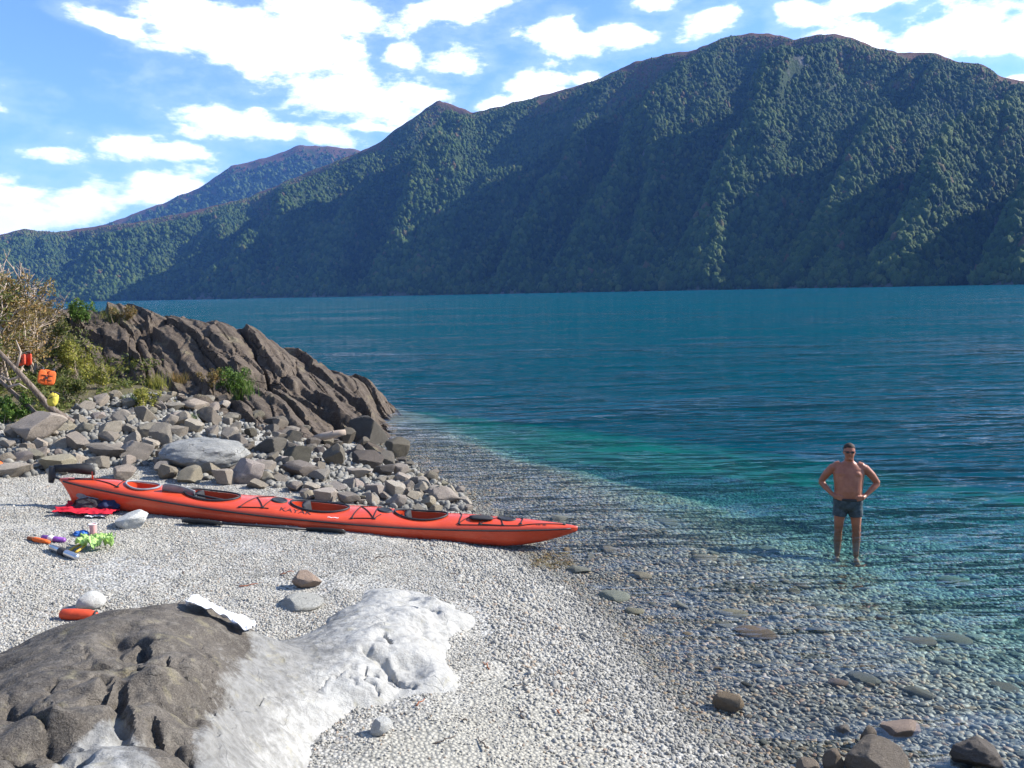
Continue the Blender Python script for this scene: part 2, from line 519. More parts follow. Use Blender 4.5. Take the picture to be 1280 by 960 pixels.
# ------------------------------------------------------------------ the mountains across the lake
SKYLINE = [(-260, 330), (-120, 316), (0, 293), (30, 286), (65, 291), (110, 284), (170, 278), (240, 264), (310, 247), (380, 217), (425, 200), (470, 181), (500, 158), (528, 139),
           (548, 125), (566, 131), (592, 141), (640, 129), (700, 113), (750, 98), (790, 79), (830, 68), (870, 62), (905, 46), (925, 43), (950, 42), (975, 44), (993, 50),
           (1020, 44), (1042, 42), (1066, 48), (1090, 58), (1122, 66), (1165, 66), (1200, 78), (1228, 80), (1250, 95), (1290, 104), (1400, 150), (1600, 215), (1900, 300)]
FAR_LINE = [(20, 330), (100, 292), (165, 268), (200, 255), (250, 234), (290, 207), (330, 198), (352, 190), (372, 182), (410, 183), (440, 186), (480, 196), (560, 230), (640, 300)]
# gullies: (top pixel, bottom pixel, width in px, strength)
GULLIES = [((596, 142), (452, 345), 46, 1.15), ((735, 170), (604, 350), 44, 1.0), ((880, 70), (690, 330), 60, 0.9), ((430, 225), (205, 372), 60, 1.2), ((262, 262), (70, 345), 55, 0.9),
           ((1010, 70), (840, 330), 60, 0.8), ((1150, 130), (980, 335), 70, 0.75), ((1290, 150), (1090, 330), 75, 1.0), ((1420, 190), (1230, 345), 80, 1.0), ((150, 290), (30, 350), 40, 0.7),
           ((810, 230), (770, 340), 26, 0.5), ((665, 250), (560, 345), 26, 0.45), ((1060, 60), (940, 200), 40, 0.55), ((340, 250), (330, 350), 26, 0.35)]

def mountain(name, line, shore_r, ridge_r, n_az, n_r, gullies, amp, seed, back=700.0, px0=None, px1=None):
    lx = np.array([p[0] for p in line], float)
    ly = np.array([p[1] for p in line], float)
    px = np.linspace(lx[0], lx[-1], n_az)
    py = np.interp(px, lx, ly) + 1.5 * fbm(np.stack([px * 0.06, px * 0, px * 0 + seed], axis=1), 3, seed)
    dirs = np.stack([M_NP @ np.array([(a - 640) / FPX, -(b - 480) / FPX, -1.0]) for a, b in zip(px, py)])
    hor = np.hypot(dirs[:, 0], dirs[:, 1])
    ux, uy, tan_el = dirs[:, 0] / hor, dirs[:, 1] / hor, dirs[:, 2] / hor
    rs = np.interp(px, *shore_r); rr = np.interp(px, *ridge_r)
    zr = CAM_Z + tan_el * rr
    tt = np.concatenate([np.linspace(0, 1, n_r), 1 + np.linspace(0.03, 1, 14) ** 1.0])
    T, PX = np.meshgrid(tt, px, indexing='ij')
    RS, RR, ZR = (np.broadcast_to(a, T.shape) for a in (rs, rr, zr))
    UX, UY = np.broadcast_to(ux, T.shape), np.broadcast_to(uy, T.shape)
    t1 = np.clip(T, 0, 1); tb = np.clip(T - 1, 0, 1)
    RAD = RS + (RR - RS) * t1 + back * tb
    prof = 0.15 * t1 + 0.85 * (t1 * 0.80 + 0.20 * t1 * t1)
    prof = np.minimum(prof + 0.05 * np.sin(t1 * math.pi), t1 * 1.0 + 0.02)
    Z = ZR * prof - (ZR * 1.05 + 30) * tb ** 1.3
    X, Y = RAD * UX, RAD * UY
    # spurs and gullies running down to the lake
    G = np.zeros_like(T)
    WARP = 14 * fbm(np.stack([PX.ravel() * 0.012, T.ravel() * 4.0, PX.ravel() * 0], axis=1), 3, seed + 3).reshape(T.shape)
    py_line = np.interp(PX, lx, ly)
    for (ax, ay), (bx, by), w, s in gullies:
        ta = np.clip((362 - ay) / (362 - np.interp(ax, lx, ly)), 0, 1.02)
        tb2 = np.clip((362 - by) / (362 - np.interp(bx, lx, ly)), 0, 1)
        k = (T - tb2) / max(ta - tb2, 1e-3)
        cx = bx + (ax - bx) * k + WARP
        d = (PX - cx) / w
        prof_g = np.where(d < 0, -np.exp(-(d / 1.1) ** 2), -np.exp(-(d / 0.28) ** 2) + 0.75 * np.exp(-((d - 0.55) / 0.55) ** 2) * (d > -1))
        G += s * prof_g * sstep(-0.25, 0.15, k) * (1 - sstep(0.75, 1.15, k))
    env = np.clip(T, 0, 1) ** 0.45 * (1 - sstep(0.86, 1.0, T))
    P = np.stack([X.ravel(), Y.ravel(), Z.ravel() * 0.6], axis=1)
    shear = np.stack([PX.ravel() - T.ravel() * 190, T.ravel() * 120, PX.ravel() * 0], axis=1)
    rough = 0.55 * ridged(shear * 0.017, 3, seed + 8).reshape(T.shape) + 0.30 * fbm(P * 0.006, 4, seed + 21).reshape(T.shape)
    qd = PX - 0.72 * (362 - py_line) * T * (1 + 0.5 * sstep(900, 1300, PX))
    def saw(period, warp, sd, rise):
        w_ = np.stack([qd.ravel() * 0.008, T.ravel() * 2.2, PX.ravel() * 0], axis=1)
        uu = qd / period + warp * fbm(w_, 3, sd).reshape(T.shape)
        c_ = np.floor(uu); f_ = uu - c_
        am = 0.45 + 0.75 * np.abs(np.sin(c_ * 2.7 + sd))
        am = am * np.clip(0.75 + 0.8 * fbm(np.stack([c_.ravel() * 3.1, T.ravel() * 3.0, T.ravel() * 0], axis=1), 2, sd + 4).reshape(T.shape), 0.1, 1.6)
        return am * np.where(f_ < rise, sstep(0, rise, f_), 1 - (f_ - rise) / (1 - rise))
    spur = 62.0 * saw(92.0, 0.55, seed + 60, 0.26) + 20.0 * saw(31.0, 0.8, seed + 70, 0.3)
    Z = Z + env * (spur - 34) * (amp / 190.0) + amp * env * (0.95 * G + 0.45 * rough - 0.15)
    Z = Z + 6.0 * fbm(P * 0.02, 3, seed + 31).reshape(T.shape) * sstep(0.0, 0.05, T) * (1 - 0.6 * sstep(0.9, 1.0, T))
    # nothing on the near side may overtop the ridge line
    cap = CAM_Z + np.broadcast_to(tan_el, T.shape) * RAD - 4 - 26 * (1 - sstep(0.75, 1.0, t1))
    Z = np.where((T < 0.995), np.minimum(Z, np.maximum(cap, 2.0 + 260 * t1)), Z)
    Z = Z - 9.0 * (1 - sstep(0.0, 0.015, T))
    V = np.stack([X.ravel(), Y.ravel(), Z.ravel()], axis=1)
    me = mesh_from(name, V, grid_faces(n_az, len(tt))[:, ::-1])
    set_attr(me, 'up', T.ravel())
    return me, V.reshape(len(tt), n_az, 3), T

m_mtn, t, out = new_mat('forested_mountainside')
co = t.coord('Object')
up = t.attr('up')
n1 = t.noise(co, 0.012, 6, 0.6)
n2 = t.noise(co, 0.06, 5, 0.6)
green = t.mix(n2, (0.022, 0.040, 0.016), (0.050, 0.075, 0.026))
scrub = t.mix(n2, (0.085, 0.042, 0.024), (0.15, 0.085, 0.050))
rock = t.mix(n2, (0.08, 0.08, 0.076), (0.16, 0.155, 0.145))
high = t.range(t.math('ADD', up, t.math('MULTIPLY', t.math('SUBTRACT', n1, 0.5), 0.5)), 0.86, 0.96)
cbase = t.mix(high, green, scrub)
geo = t.add('ShaderNodeNewGeometry')
sg = t.add('ShaderNodeSeparateXYZ'); t.l.new(geo.outputs['True Normal'], sg.inputs[0])
steep = t.math('MULTIPLY', t.range(sg.outputs[2], 0.46, 0.34), t.range(n1, 0.56, 0.64))
cbase = t.mix(steep, cbase, rock)
shore_rock = t.range(up, 0.012, 0.006)
cbase = t.mix(shore_rock, cbase, (0.12, 0.115, 0.10))
nm = t.bump(t.noise(co, 0.12, 6, 0.65), 1.0, 6.0)
finish(t, out, cbase, 0.9, nm, 0.1)

SH_R = ([-300, 0, 180, 400, 640, 900, 1280, 1900], [3100, 2800, 2450, 2000, 1650, 1400, 1200, 1050])
RG_R = ([-300, 0, 180, 400, 548, 640, 1000, 1280, 1900], [3700, 3600, 3300, 3100, 2900, 2700, 2350, 2200, 2000])
mt_me, MT, MT_T = mountain('mountain', SKYLINE, SH_R, RG_R, 620, 170, GULLIES, 190.0, 3)
put('mountain', mt_me, m_mtn, kind='structure')
far_me, FM, FM_T = mountain('far_hill', FAR_LINE, ([0, 1000], [4300, 4300]), ([0, 1000], [5200, 5200]), 160, 60, [], 40.0, 51)
put('hill', far_me, m_mtn, kind='structure')

# ------------------------------------------------------------------ scattering helper (for what nobody could count)
def scatter(name, pts, rots, scales, which, tint, protos, label=None, category=None):
    """one object of points; geometry nodes set a small mesh on every point"""
    me = bpy.data.meshes.new(name)
    me.vertices.add(len(pts))
    me.vertices.foreach_set('co', np.asarray(pts, np.float32).ravel())
    set_attr(me, 'rot', rots, 'FLOAT_VECTOR')
    set_attr(me, 'scl', scales, 'FLOAT_VECTOR')
    set_attr(me, 'which', which, 'INT')
    set_attr(me, 'tint', tint)
    coll = bpy.data.collections.new(name + '_shapes')
    for k, (pm, mat) in enumerate(protos):
        if len(pm.materials) == 0:
            pm.materials.append(mat)
        coll.objects.link(bpy.data.objects.new('%s_shape_%02d' % (name, k), pm))
    ng = bpy.data.node_groups.new(name + '_nodes', 'GeometryNodeTree')
    ng.interface.new_socket('Geometry', in_out='INPUT', socket_type='NodeSocketGeometry')
    ng.interface.new_socket('Geometry', in_out='OUTPUT', socket_type='NodeSocketGeometry')
    N, L = ng.nodes, ng.links
    gi, go = N.new('NodeGroupInput'), N.new('NodeGroupOutput')
    ip = N.new('GeometryNodeInstanceOnPoints')
    ci = N.new('GeometryNodeCollectionInfo')
    ci.inputs['Collection'].default_value = coll
    ci.inputs['Separate Children'].default_value = True
    ci.inputs['Reset Children'].default_value = True
    def named(nm, dt):
        a = N.new('GeometryNodeInputNamedAttribute'); a.data_type = dt; a.inputs[0].default_value = nm
        return a.outputs[0]
    e2r = N.new('FunctionNodeEulerToRotation')
    L.new(named('rot', 'FLOAT_VECTOR'), e2r.inputs[0])
    L.new(gi.outputs[0], ip.inputs['Points'])
    L.new(ci.outputs[0], ip.inputs['Instance'])
    ip.inputs['Pick Instance'].default_value = True
    L.new(named('which', 'INT'), ip.inputs['Instance Index'])
    L.new(e2r.outputs[0], ip.inputs['Rotation'])
    L.new(named('scl', 'FLOAT_VECTOR'), ip.inputs['Scale'])
    L.new(ip.outputs[0], go.inputs[0])
    o = put(name, me, label=label, category=category, kind='stuff')
    md = o.modifiers.new('scatter', 'NODES')
    md.node_group = ng
    return o

def ico(sub):
    bm = bmesh.new()
    bmesh.ops.create_icosphere(bm, subdivisions=sub, radius=1.0)
    v = np.array([x.co[:] for x in bm.verts])
    f = np.array([[q.index for q in x.verts] for x in bm.faces])
    bm.free()
    return v, f

# tree crowns of the far forest: knobbly lumps with a ragged surface
def crown_mesh(k):
    v, f = ico(3)
    n = fbm(v * 1.6 + k * 9.1, 2, 40 + k) * 0.45 + noise3(v * 4.3 + k, 77 + k) * 0.30
    v = v * (1 + n)[:, None]
    v[:, 2] = v[:, 2] * (1.0 + 0.2 * k) + 0.6
    return mesh_from('crown_%d' % k, v, f, smooth=False)

m_for, t, out = new_mat('far_forest_foliage')
ti = t.attr('tint', 'INSTANCER')
co = t.coord('Object')
cf = t.ramp(ti, [(0.0, (0.024, 0.046, 0.015)), (0.5, (0.060, 0.100, 0.024)), (0.85, (0.115, 0.145, 0.036)), (1.0, (0.14, 0.075, 0.045))])
cf = t.mix(t.range(t.noise(co, 5.0, 3), 0.3, 0.7), t.mix(0.55, cf, (0.012, 0.022, 0.012)), cf)
finish(t, out, cf, 0.85, None, 0.1)

def forest_points(V, T, n, seed, size, brown=0.86):
    r = np.random.default_rng(seed)
    a, b = V.shape[0], V.shape[1]
    i = r.random(n) * (a - 15 - 1); j = r.random(n) * (b - 1)
    i0, j0 = i.astype(int), j.astype(int)
    fi, fj = (i - i0)[:, None], (j - j0)[:, None]
    P = (V[i0, j0] * (1 - fi) * (1 - fj) + V[i0 + 1, j0] * fi * (1 - fj) + V[i0, j0 + 1] * (1 - fi) * fj + V[i0 + 1, j0 + 1] * fi * fj)
    tv = T[i0, j0]
    e1 = V[i0 + 1, j0] - V[i0, j0]; e2 = V[i0, j0 + 1] - V[i0, j0]
    nn = np.cross(e2, e1); nn /= np.linalg.norm(nn, axis=1)[:, None] + 1e-9
    q = noise3(P * 0.012, seed) * 0.5 + 0.5
    keep = (tv + 0.10 * (noise3(P * 0.008, seed + 1)) < 0.965) & (P[:, 2] > 1.0)
    keep &= ~((np.abs(nn[:, 2]) < 0.42) & (q > 0.72))
    P, tv, q = P[keep], tv[keep], q[keep]
    m = len(P)
    s = size * (0.5 + 1.7 * r.random(m) ** 3.2) * (1 - 0.35 * tv - 0.30 * sstep(0.85, 0.97, tv))
    rot = np.stack([r.normal(0, 0.12, m), r.normal(0, 0.12, m), r.random(m) * 6.28], axis=1)
    scl = np.stack([s, s, s * (0.85 + 0.5 * r.random(m))], axis=1)
    q3 = noise3(P * 0.035, seed + 9)
    tint = np.clip(q * 0.5 + 0.30 * q3 + r.normal(0.15, 0.20, m), 0, 0.97)
    tint = np.where(tv + 0.22 * noise3(P * 0.01, 5) > brown, np.maximum(tint, 0.75 + 0.24 * r.random(m)), tint)
    return P, rot, scl, r.integers(0, 4, m), tint

crowns = [(crown_mesh(k), m_for) for k in range(4)]
fp = forest_points(MT, MT_T, 270000, 11, 3.3)
scatter('forest', *fp, crowns, label='dense dark green forest covering the mountainside across the lake', category='forest')
fp2 = forest_points(FM, FM_T, 16000, 12, 8.0, 1.05)
scatter('far_forest', *fp2, crowns, label='hazy forest on the distant rounded hill behind the ridge', category='forest')

# ------------------------------------------------------------------ the air over the lake
hz = bpy.data.meshes.new('haze')
bm = bmesh.new(); bmesh.ops.create_cube(bm, size=1.0); bm.to_mesh(hz); bm.free()
m_haze, t, out = new_mat('thin_blue_air')
pv = t.add('ShaderNodeVolumePrincipled')
pv.inputs['Color'].default_value = (0.15, 0.38, 1.0, 1)
pv.inputs['Density'].default_value = 0.00006
pv.inputs['Anisotropy'].default_value = 0.0
t.l.new(pv.outputs[0], out.inputs['Volume'])
put('haze', hz, m_haze, kind='stuff', loc=(0, 0, 640), scale=(26000, 26000, 1500))

# ------------------------------------------------------------------ rock helpers
def project(P):
    """world points to pixels of the photograph"""
    q = (np.asarray(P) - np.array([0, 0, CAM_Z])) @ M_NP
    return 640 + FPX * q[..., 0] / -q[..., 2], 480 - FPX * q[..., 1] / -q[..., 2]

class TPS:
    """smooth surface z(x, y) through given points"""
    def __init__(self, pts, reg=0.02):
        pts = np.array(pts, float)
        self.c = pts[:, :2]
        n = len(pts)
        K = self._k(self.c) + reg * np.eye(n)
        A = np.zeros((n + 3, n + 3))
        A[:n, :n] = K
        A[:n, n] = 1; A[:n, n + 1:] = self.c
        A[n, :n] = 1; A[n + 1:, :n] = self.c.T
        self.w = np.linalg.solve(A, np.concatenate([pts[:, 2], [0, 0, 0]]))
    def _k(self, q):
        r2 = ((q[:, None, :] - self.c[None]) ** 2).sum(-1)
        return 0.5 * r2 * np.log(r2 + 1e-9)
    def __call__(self, x, y):
        q = np.stack([np.ravel(x), np.ravel(y)], axis=1)
        out = np.empty(len(q))
        for a in range(0, len(q), 40000):
            b = q[a:a + 40000]
            out[a:a + 40000] = self._k(b) @ self.w[:-3] + self.w[-3] + b @ self.w[-2:]
        return out.reshape(np.shape(x))

def blocks(P, seed, tilt=0.8, jit=1.0, dims=2):
    """broken-rock relief: every Voronoi cell is a plane of its own height and tilt"""
    q = P[:, :dims]
    base = np.floor(q).astype(np.int64)
    best = np.full(len(q), 1e9); second = np.full(len(q), 1e9); val = np.zeros(len(q))
    rngs = np.stack(np.meshgrid(*[[-1, 0, 1]] * dims, indexing='ij'), axis=-1).reshape(-1, dims)
    for off in rngs:
        c = base + off
        cz = c[:, 2] if dims == 3 else np.zeros(len(q), np.int64)
        h = _hash(c[:, 0], c[:, 1], cz, seed)
        j = np.stack([(h & 255), ((h >> 8) & 255), ((h >> 16) & 255)], axis=1)[:, :dims] / 255.0
        d = q - (c + 0.5 + (j - 0.5) * jit)
        r2 = (d ** 2).sum(1)
        h2 = _hash(c[:, 0] + 57, c[:, 1] - 91, cz + 13, seed + 3)
        g = np.stack([(h2 & 255), ((h2 >> 8) & 255), ((h2 >> 16) & 255)], axis=1) / 127.5 - 1
        v = g[:, 2] * 0.5 + tilt * (d * g[:, :dims]).sum(1) if dims == 2 else g[:, 2] * 0.5 + tilt * (d * g).sum(1)
        nearer = r2 < best
        second = np.where(nearer, best, np.minimum(second, r2))
        val = np.where(nearer, v, val)
        best = np.where(nearer, r2, best)
    return val, np.sqrt(second) - np.sqrt(best)

def chisel(P, seed, k=0.5, jit=1.0):
    """hewn relief: the upper envelope of tilted planes, one per cell"""
    q = P[:, :2]
    base = np.floor(q).astype(np.int64)
    out = np.full(len(q), -1e9)
    for ox_ in (-1, 0, 1):
        for oy_ in (-1, 0, 1):
            c = base + np.array([ox_, oy_])
            h = _hash(c[:, 0], c[:, 1], c[:, 0] * 0, seed)
            j = np.stack([(h & 255), ((h >> 8) & 255)], axis=1) / 255.0
            d = q - (c + 0.5 + (j - 0.5) * jit)
            g = np.stack([((h >> 16) & 255), ((h >> 24) & 255)], axis=1) / 127.5 - 1
            h2 = _hash(c[:, 0] + 31, c[:, 1] + 77, c[:, 0] * 0, seed + 1)
            v = ((h2 & 255) / 255.0 - 0.5) * 0.9 + 0.55 * (d * g).sum(1) - k * (d ** 2).sum(1)
            out = np.maximum(out, v)
    return out

def surf_hit(fn, px, py, k0=1.5, k1=45.0):
    d = ray(px, py)
    ks = np.linspace(k0, k1, 3000)
    z = fn(d[0] * ks, d[1] * ks)
    below = CAM_Z + d[2] * ks < z
    if not below.any():
        return None
    k = ks[int(np.argmax(below))]
    return np.array([d[0] * k, d[1] * k, CAM_Z + d[2] * k])

def rock_material(name, dark, mid, pale_col, pale_attr=None, scale=1.0, tint=False, lichen=0.0, cracks=1.0):
    m, t, out = new_mat(name)
    co = t.coord('Object')
    n1 = t.noise(co, 1.3 * scale, 8, 0.62, 0.3)
    n2 = t.noise(co, 9.0 * scale, 8, 0.68)
    n3 = t.noise(t.scale_vec(co, (1, 3.2, 2.2), (0.3, 0.2, R(35))), 5.0 * scale, 8, 0.65, 0.6)
    c = t.mix(t.range(n1, 0.32, 0.68), dark, mid)
    c = t.mix(t.range(n3, 0.40, 0.66), c, t.mix(0.5, c, dark))
    c = t.mix(t.math('MULTIPLY', t.range(n2, 0.50, 0.72), 0.55), c, pale_col)
    sp = t.noise(co, 70 * scale, 3, 0.7)
    c = t.mix(t.math('MULTIPLY', t.range(sp, 0.45, 0.7), 0.35), c, tuple(min(1, x * 1.9) for x in mid))
    c = t.mix(t.math('MULTIPLY', t.range(sp, 0.5, 0.3), 0.35), c, tuple(x * 0.45 for x in dark))
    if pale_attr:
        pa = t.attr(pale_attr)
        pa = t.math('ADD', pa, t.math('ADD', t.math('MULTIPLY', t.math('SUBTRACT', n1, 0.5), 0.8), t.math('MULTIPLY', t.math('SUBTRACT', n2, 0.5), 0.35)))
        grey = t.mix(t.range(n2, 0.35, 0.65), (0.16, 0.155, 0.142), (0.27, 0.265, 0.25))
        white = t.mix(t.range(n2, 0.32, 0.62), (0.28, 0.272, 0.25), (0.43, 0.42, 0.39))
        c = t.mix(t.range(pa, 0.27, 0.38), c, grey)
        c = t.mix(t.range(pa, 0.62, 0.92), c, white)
    if lichen:
        ln = t.noise(co, 3.4 * scale, 8, 0.7, 0.4)
        c = t.mix(t.math('MULTIPLY', t.range(ln, 0.56, 0.68), lichen), c, (0.34, 0.30, 0.17))
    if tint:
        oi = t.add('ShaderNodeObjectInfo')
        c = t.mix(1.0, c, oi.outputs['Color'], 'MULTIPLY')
    wv = t.add('ShaderNodeVectorMath', operation='ADD')
    t.l.new(co, wv.inputs[0]); wsc = t.add('ShaderNodeVectorMath', operation='SCALE'); t.l.new(t.noise(co, 2.5 * scale, 4, color=True), wsc.inputs[0]); wsc.inputs['Scale'].default_value = 0.35 / scale
    t.l.new(wsc.outputs[0], wv.inputs[1])
    crk = t.voronoi(t.scale_vec(wv.outputs[0], (1.0, 1.9, 1.4), (0, 0, R(30))), 1.5 * scale, 'DISTANCE_TO_EDGE')
    crk = t.math('MULTIPLY', t.range(crk, 0.0, 0.022, 1.0, 0.0), t.math('MULTIPLY', t.range(n1, 0.46, 0.58), cracks))
    c = t.mix(t.math('MULTIPLY', crk, 0.6), c, tuple(x * 0.35 for x in dark))
    h = t.math('ADD', t.math('MULTIPLY', n2, 0.6), t.math('ADD', t.math('MULTIPLY', n3, 0.22), t.math('MULTIPLY', sp, 0.16)))
    h = t.math('SUBTRACT', h, t.math('MULTIPLY', crk, 0.5))
    nr = t.bump(h, 0.95, 0.06 / scale)
    finish(t, out, c, 0.82, nr, 0.25)
    return m

# ------------------------------------------------------------------ foreground rock
def zpt(px, py, z):
    return tuple(at_z(px, py, z))
fr_pts = [zpt(*a) for a in [
    (190, 755, 1.24), (235, 754, 1.18), (272, 760, 1.05), (140, 764, 1.27), (90, 781, 1.29), (40, 806, 1.32), (0, 831, 1.36), (300, 778, 0.88), (326, 800, 0.72),
    (160, 850, 1.38), (80, 860, 1.42), (100, 905, 1.46), (215, 800, 1.28), (240, 850, 1.21), (270, 820, 1.05), (300, 900, 0.93), (345, 850, 0.80), (400, 825, 0.71), (440, 795, 0.66), (470, 775, 0.63),
    (520, 795, 0.60), (500, 815, 0.60), (450, 845, 0.63), (200, 958, 1.42), (0, 958, 1.58), (300, 958, 1.02), (345, 915, 0.74), (400, 880, 0.62), (240, 905, 1.22), (170, 905, 1.40),
    (530, 755, 0.53), (490, 748, 0.53), (545, 835, 0.52), (370, 935, 0.62), (480, 860, 0.52), (430, 762, 0.60)]]
fr_pts += [(-1.2, 2.4, 1.35), (-2.4, 2.2, 1.6), (-0.5, 2.6, 0.8), (-3.6, 3.4, 1.5)]
for px, py in [(384, 968), (404, 925), (440, 893), (500, 874), (550, 866), (563, 832), (566, 802), (590, 772), (520, 742), (450, 736), (405, 776), (352, 798)]:
    g = ground_hit(px, py); fr_pts.append((g[0], g[1], g[2] - 0.02))
for px, py in [(445, 1000), (470, 930), (560, 900), (610, 830), (640, 780), (560, 735), (440, 722), (390, 755), (338, 778)]:
    g = ground_hit(px, py); fr_pts.append((g[0], g[1], g[2] - 0.22))
for (x, y) in [(-2.9, 7.0), (-2.2, 7.1), (-3.8, 6.9), (-4.6, 6.6), (-5.0, 5.4), (-3.3, 8.0), (-1.9, 8.2), (0.6, 3.6), (1.2, 5.0), (0.3, 9.0), (-5.4, 4.0)]:
    fr_pts.append((x, y, float(ground_z(np.array([x]), np.array([y]))[0]) - 0.25))
fr_tps = TPS(fr_pts, 0.01)
fx = np.arange(-5.2, 0.6, 0.013); fy = np.arange(2.0, 8.9, 0.016)
FX, FY = np.meshgrid(fx, fy)
FZ = fr_tps(FX, FY)
FP = np.stack([FX.ravel(), FY.ravel(), FZ.ravel()], axis=1)
def facets(P, scale, seed, power=1.0):
    """blocky steps: a few clamped random planes per cell"""
    a = noise3(P * scale, seed)
    b = noise3(P * scale * 1.9 + 4.2, seed + 5)
    return np.abs(a) * 0.7 + np.abs(b) * 0.3
rot = np.array([[0.86, 0.5], [-0.5, 0.86]])
uv = FP[:, :2] @ rot.T
warp = np.stack([fbm(FP * 2.2, 3, 61), fbm(FP * 2.2 + 9, 3, 62)], axis=1)
uvw = uv + 0.10 * warp
b1, e1 = blocks(np.stack([uvw[:, 0] * 1.3, uvw[:, 1] * 2.0], axis=1), 5)
b2, e2 = blocks(np.stack([uvw[:, 0] * 2.8, uvw[:, 1] * 4.2], axis=1), 8)
b3, e3 = blocks(np.stack([uvw[:, 0] * 8, uvw[:, 1] * 13], axis=1), 9)
rpx, rpy = project(FP)
ragged = np.zeros(len(FP))
for cx_, cy_, rr0, ww in ((205, 900, 75, 1.0), (490, 828, 42, 0.45), (60, 945, 70, 0.8), (150, 805, 35, 0.5), (130, 860, 40, 0.8), (535, 765, 30, 0.6), (-40, 870, 70, 0.6)):
    ragged = np.maximum(ragged, ww * np.exp(-(((rpx - cx_) ** 2 + (rpy - cy_) ** 2) / rr0 ** 2) ** 1.5))
rag = np.clip(0.16 + ragged * (0.75 + 0.5 * fbm(FP * 2.5, 3, 67)), 0, 1.2)      # smooth ice-worn parts and ragged parts
band = fbm(np.stack([uv[:, 0] * 1.1, uv[:, 1] * 9.0, FP[:, 2] * 2], axis=1), 4, 71)
c1 = chisel(np.stack([uvw[:, 0] * 1.5, uvw[:, 1] * 2.2], axis=1), 5, 0.9)
c2 = chisel(np.stack([uvw[:, 0] * 3.6, uvw[:, 1] * 5.6], axis=1), 6, 0.8)
c3 = chisel(np.stack([uvw[:, 0] * 10, uvw[:, 1] * 16], axis=1), 7, 0.6)
body = 0.025 * fbm(FP * 1.1, 4, 61) + rag * (0.25 * c1 + 0.15 * c2 + 0.040 * c3 + 0.03 * b1) + 0.010 * c2 + 0.006 * c3 + 0.010 * band + 0.006 * fbm(FP * 14, 4, 69)
FZ2 = FZ.ravel() + body
# joints and broken pockets, where the photograph shows them: pixel path, width (m), depth (m)
JOINTS = [([(116, 884), (132, 868), (146, 848), (168, 833)], 0.035, 0.16), ([(124, 846), (140, 862), (128, 880)], 0.030, 0.12), ([(172, 788), (184, 796), (178, 806)], 0.045, 0.16),
          ([(128, 796), (150, 806), (176, 800)], 0.025, 0.05), ([(56, 832), (100, 828), (150, 826)], 0.018, 0.05), ([(0, 868), (40, 898), (72, 930), (96, 962)], 0.022, 0.09),
          ([(203, 878), (225, 884), (246, 884)], 0.060, 0.09), ([(210, 895), (232, 903), (250, 900)], 0.050, 0.10), ([(238, 862), (258, 866), (264, 900), (278, 950)], 0.018, 0.05),
          ([(150, 870), (146, 896), (152, 922)], 0.045, 0.15), ([(196, 850), (206, 862)], 0.02, 0.08), ([(186, 826), (198, 834)], 0.016, 0.07), ([(208, 818), (208, 826)], 0.014, 0.06), ([(222, 824), (238, 824)], 0.014, 0.05),
          ([(225, 843), (232, 856), (248, 862)], 0.025, 0.09), ([(300, 884), (340, 872), (400, 848), (444, 826)], 0.012, 0.035), ([(0, 932), (24, 940), (40, 962)], 0.04, 0.12), ([(62, 925), (90, 922), (104, 948)], 0.035, 0.12),
          ([(464, 812), (482, 824), (498, 846), (515, 856)], 0.045, 0.10), ([(470, 834), (488, 850)], 0.035, 0.10), ([(478, 792), (488, 800)], 0.03, 0.08), ([(456, 828), (462, 850), (474, 868)], 0.018, 0.06), ([(436, 838), (446, 856)], 0.016, 0.05),
          ([(505, 756), (520, 762)], 0.03, 0.06), ([(532, 758), (548, 766)], 0.03, 0.06), ([(70, 850), (60, 880), (80, 905)], 0.010, 0.04), ([(250, 800), (262, 830), (268, 858)], 0.010, 0.03), ([(280, 862), (294, 890), (318, 930), (330, 960)], 0.012, 0.04), ([(190, 905), (200, 940)], 0.03, 0.09), ([(222, 925), (232, 955)], 0.025, 0.08), ([(110, 800), (112, 826)], 0.01, 0.03)]
fr_fn = lambda x, y: fr_tps(x, y)
cut = np.zeros(len(FP))
wob = 0.05 * fbm(FP * 7, 4, 91)
wob2 = 0.05 * fbm(FP * 7 + 31, 4, 93)
wmod = fbm(FP * 5 + 3, 3, 95)
for path, w, dep in JOINTS:
    if w > 0.019: w, dep = w * 1.1, dep * 0.9
    pts = [surf_hit(fr_fn, a, b, 1.5, 12) for a, b in path]
    pts = [tuple(p[:2]) for p in pts if p is not None]
    if len(pts) < 2: continue
    d = seg_dist(FP[:, 0] + wob, FP[:, 1] + wob2, pts)
    cut = np.maximum(cut, dep * 0.8 * (1 - sstep(w * 0.2, w * 1.1, d)) * np.clip(0.75 + 0.8 * wmod, 0.1, 1.3))
FZ2 = FZ2 - cut
fq = FZ2.reshape(FX.shape)
fq[1:-1, 1:-1] = 0.7 * fq[1:-1, 1:-1] + 0.075 * (fq[:-2, 1:-1] + fq[2:, 1:-1] + fq[1:-1, :-2] + fq[1:-1, 2:])
FZ2 = fq.ravel()
fr_gz = ground_z(FX, FY).ravel()
fpx, fpy = project(np.stack([FX.ravel(), FY.ravel(), FZ2], axis=1))
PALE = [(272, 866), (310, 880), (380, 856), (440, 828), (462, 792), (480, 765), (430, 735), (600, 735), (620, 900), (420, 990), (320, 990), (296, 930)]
pale = np.clip((fpx - (292 - (fpy - 800) * 0.22)) / 230.0 + 0.30 + 0.10 * np.clip((fpy - 850) / 60, -0.6, 1.2) * (fpx > 240), 0, 1)  # rock colour runs from brown through grey to white towards the right
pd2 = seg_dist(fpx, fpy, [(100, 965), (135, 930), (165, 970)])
pale = np.maximum(pale, 0.85 - pd2 / 60.0)
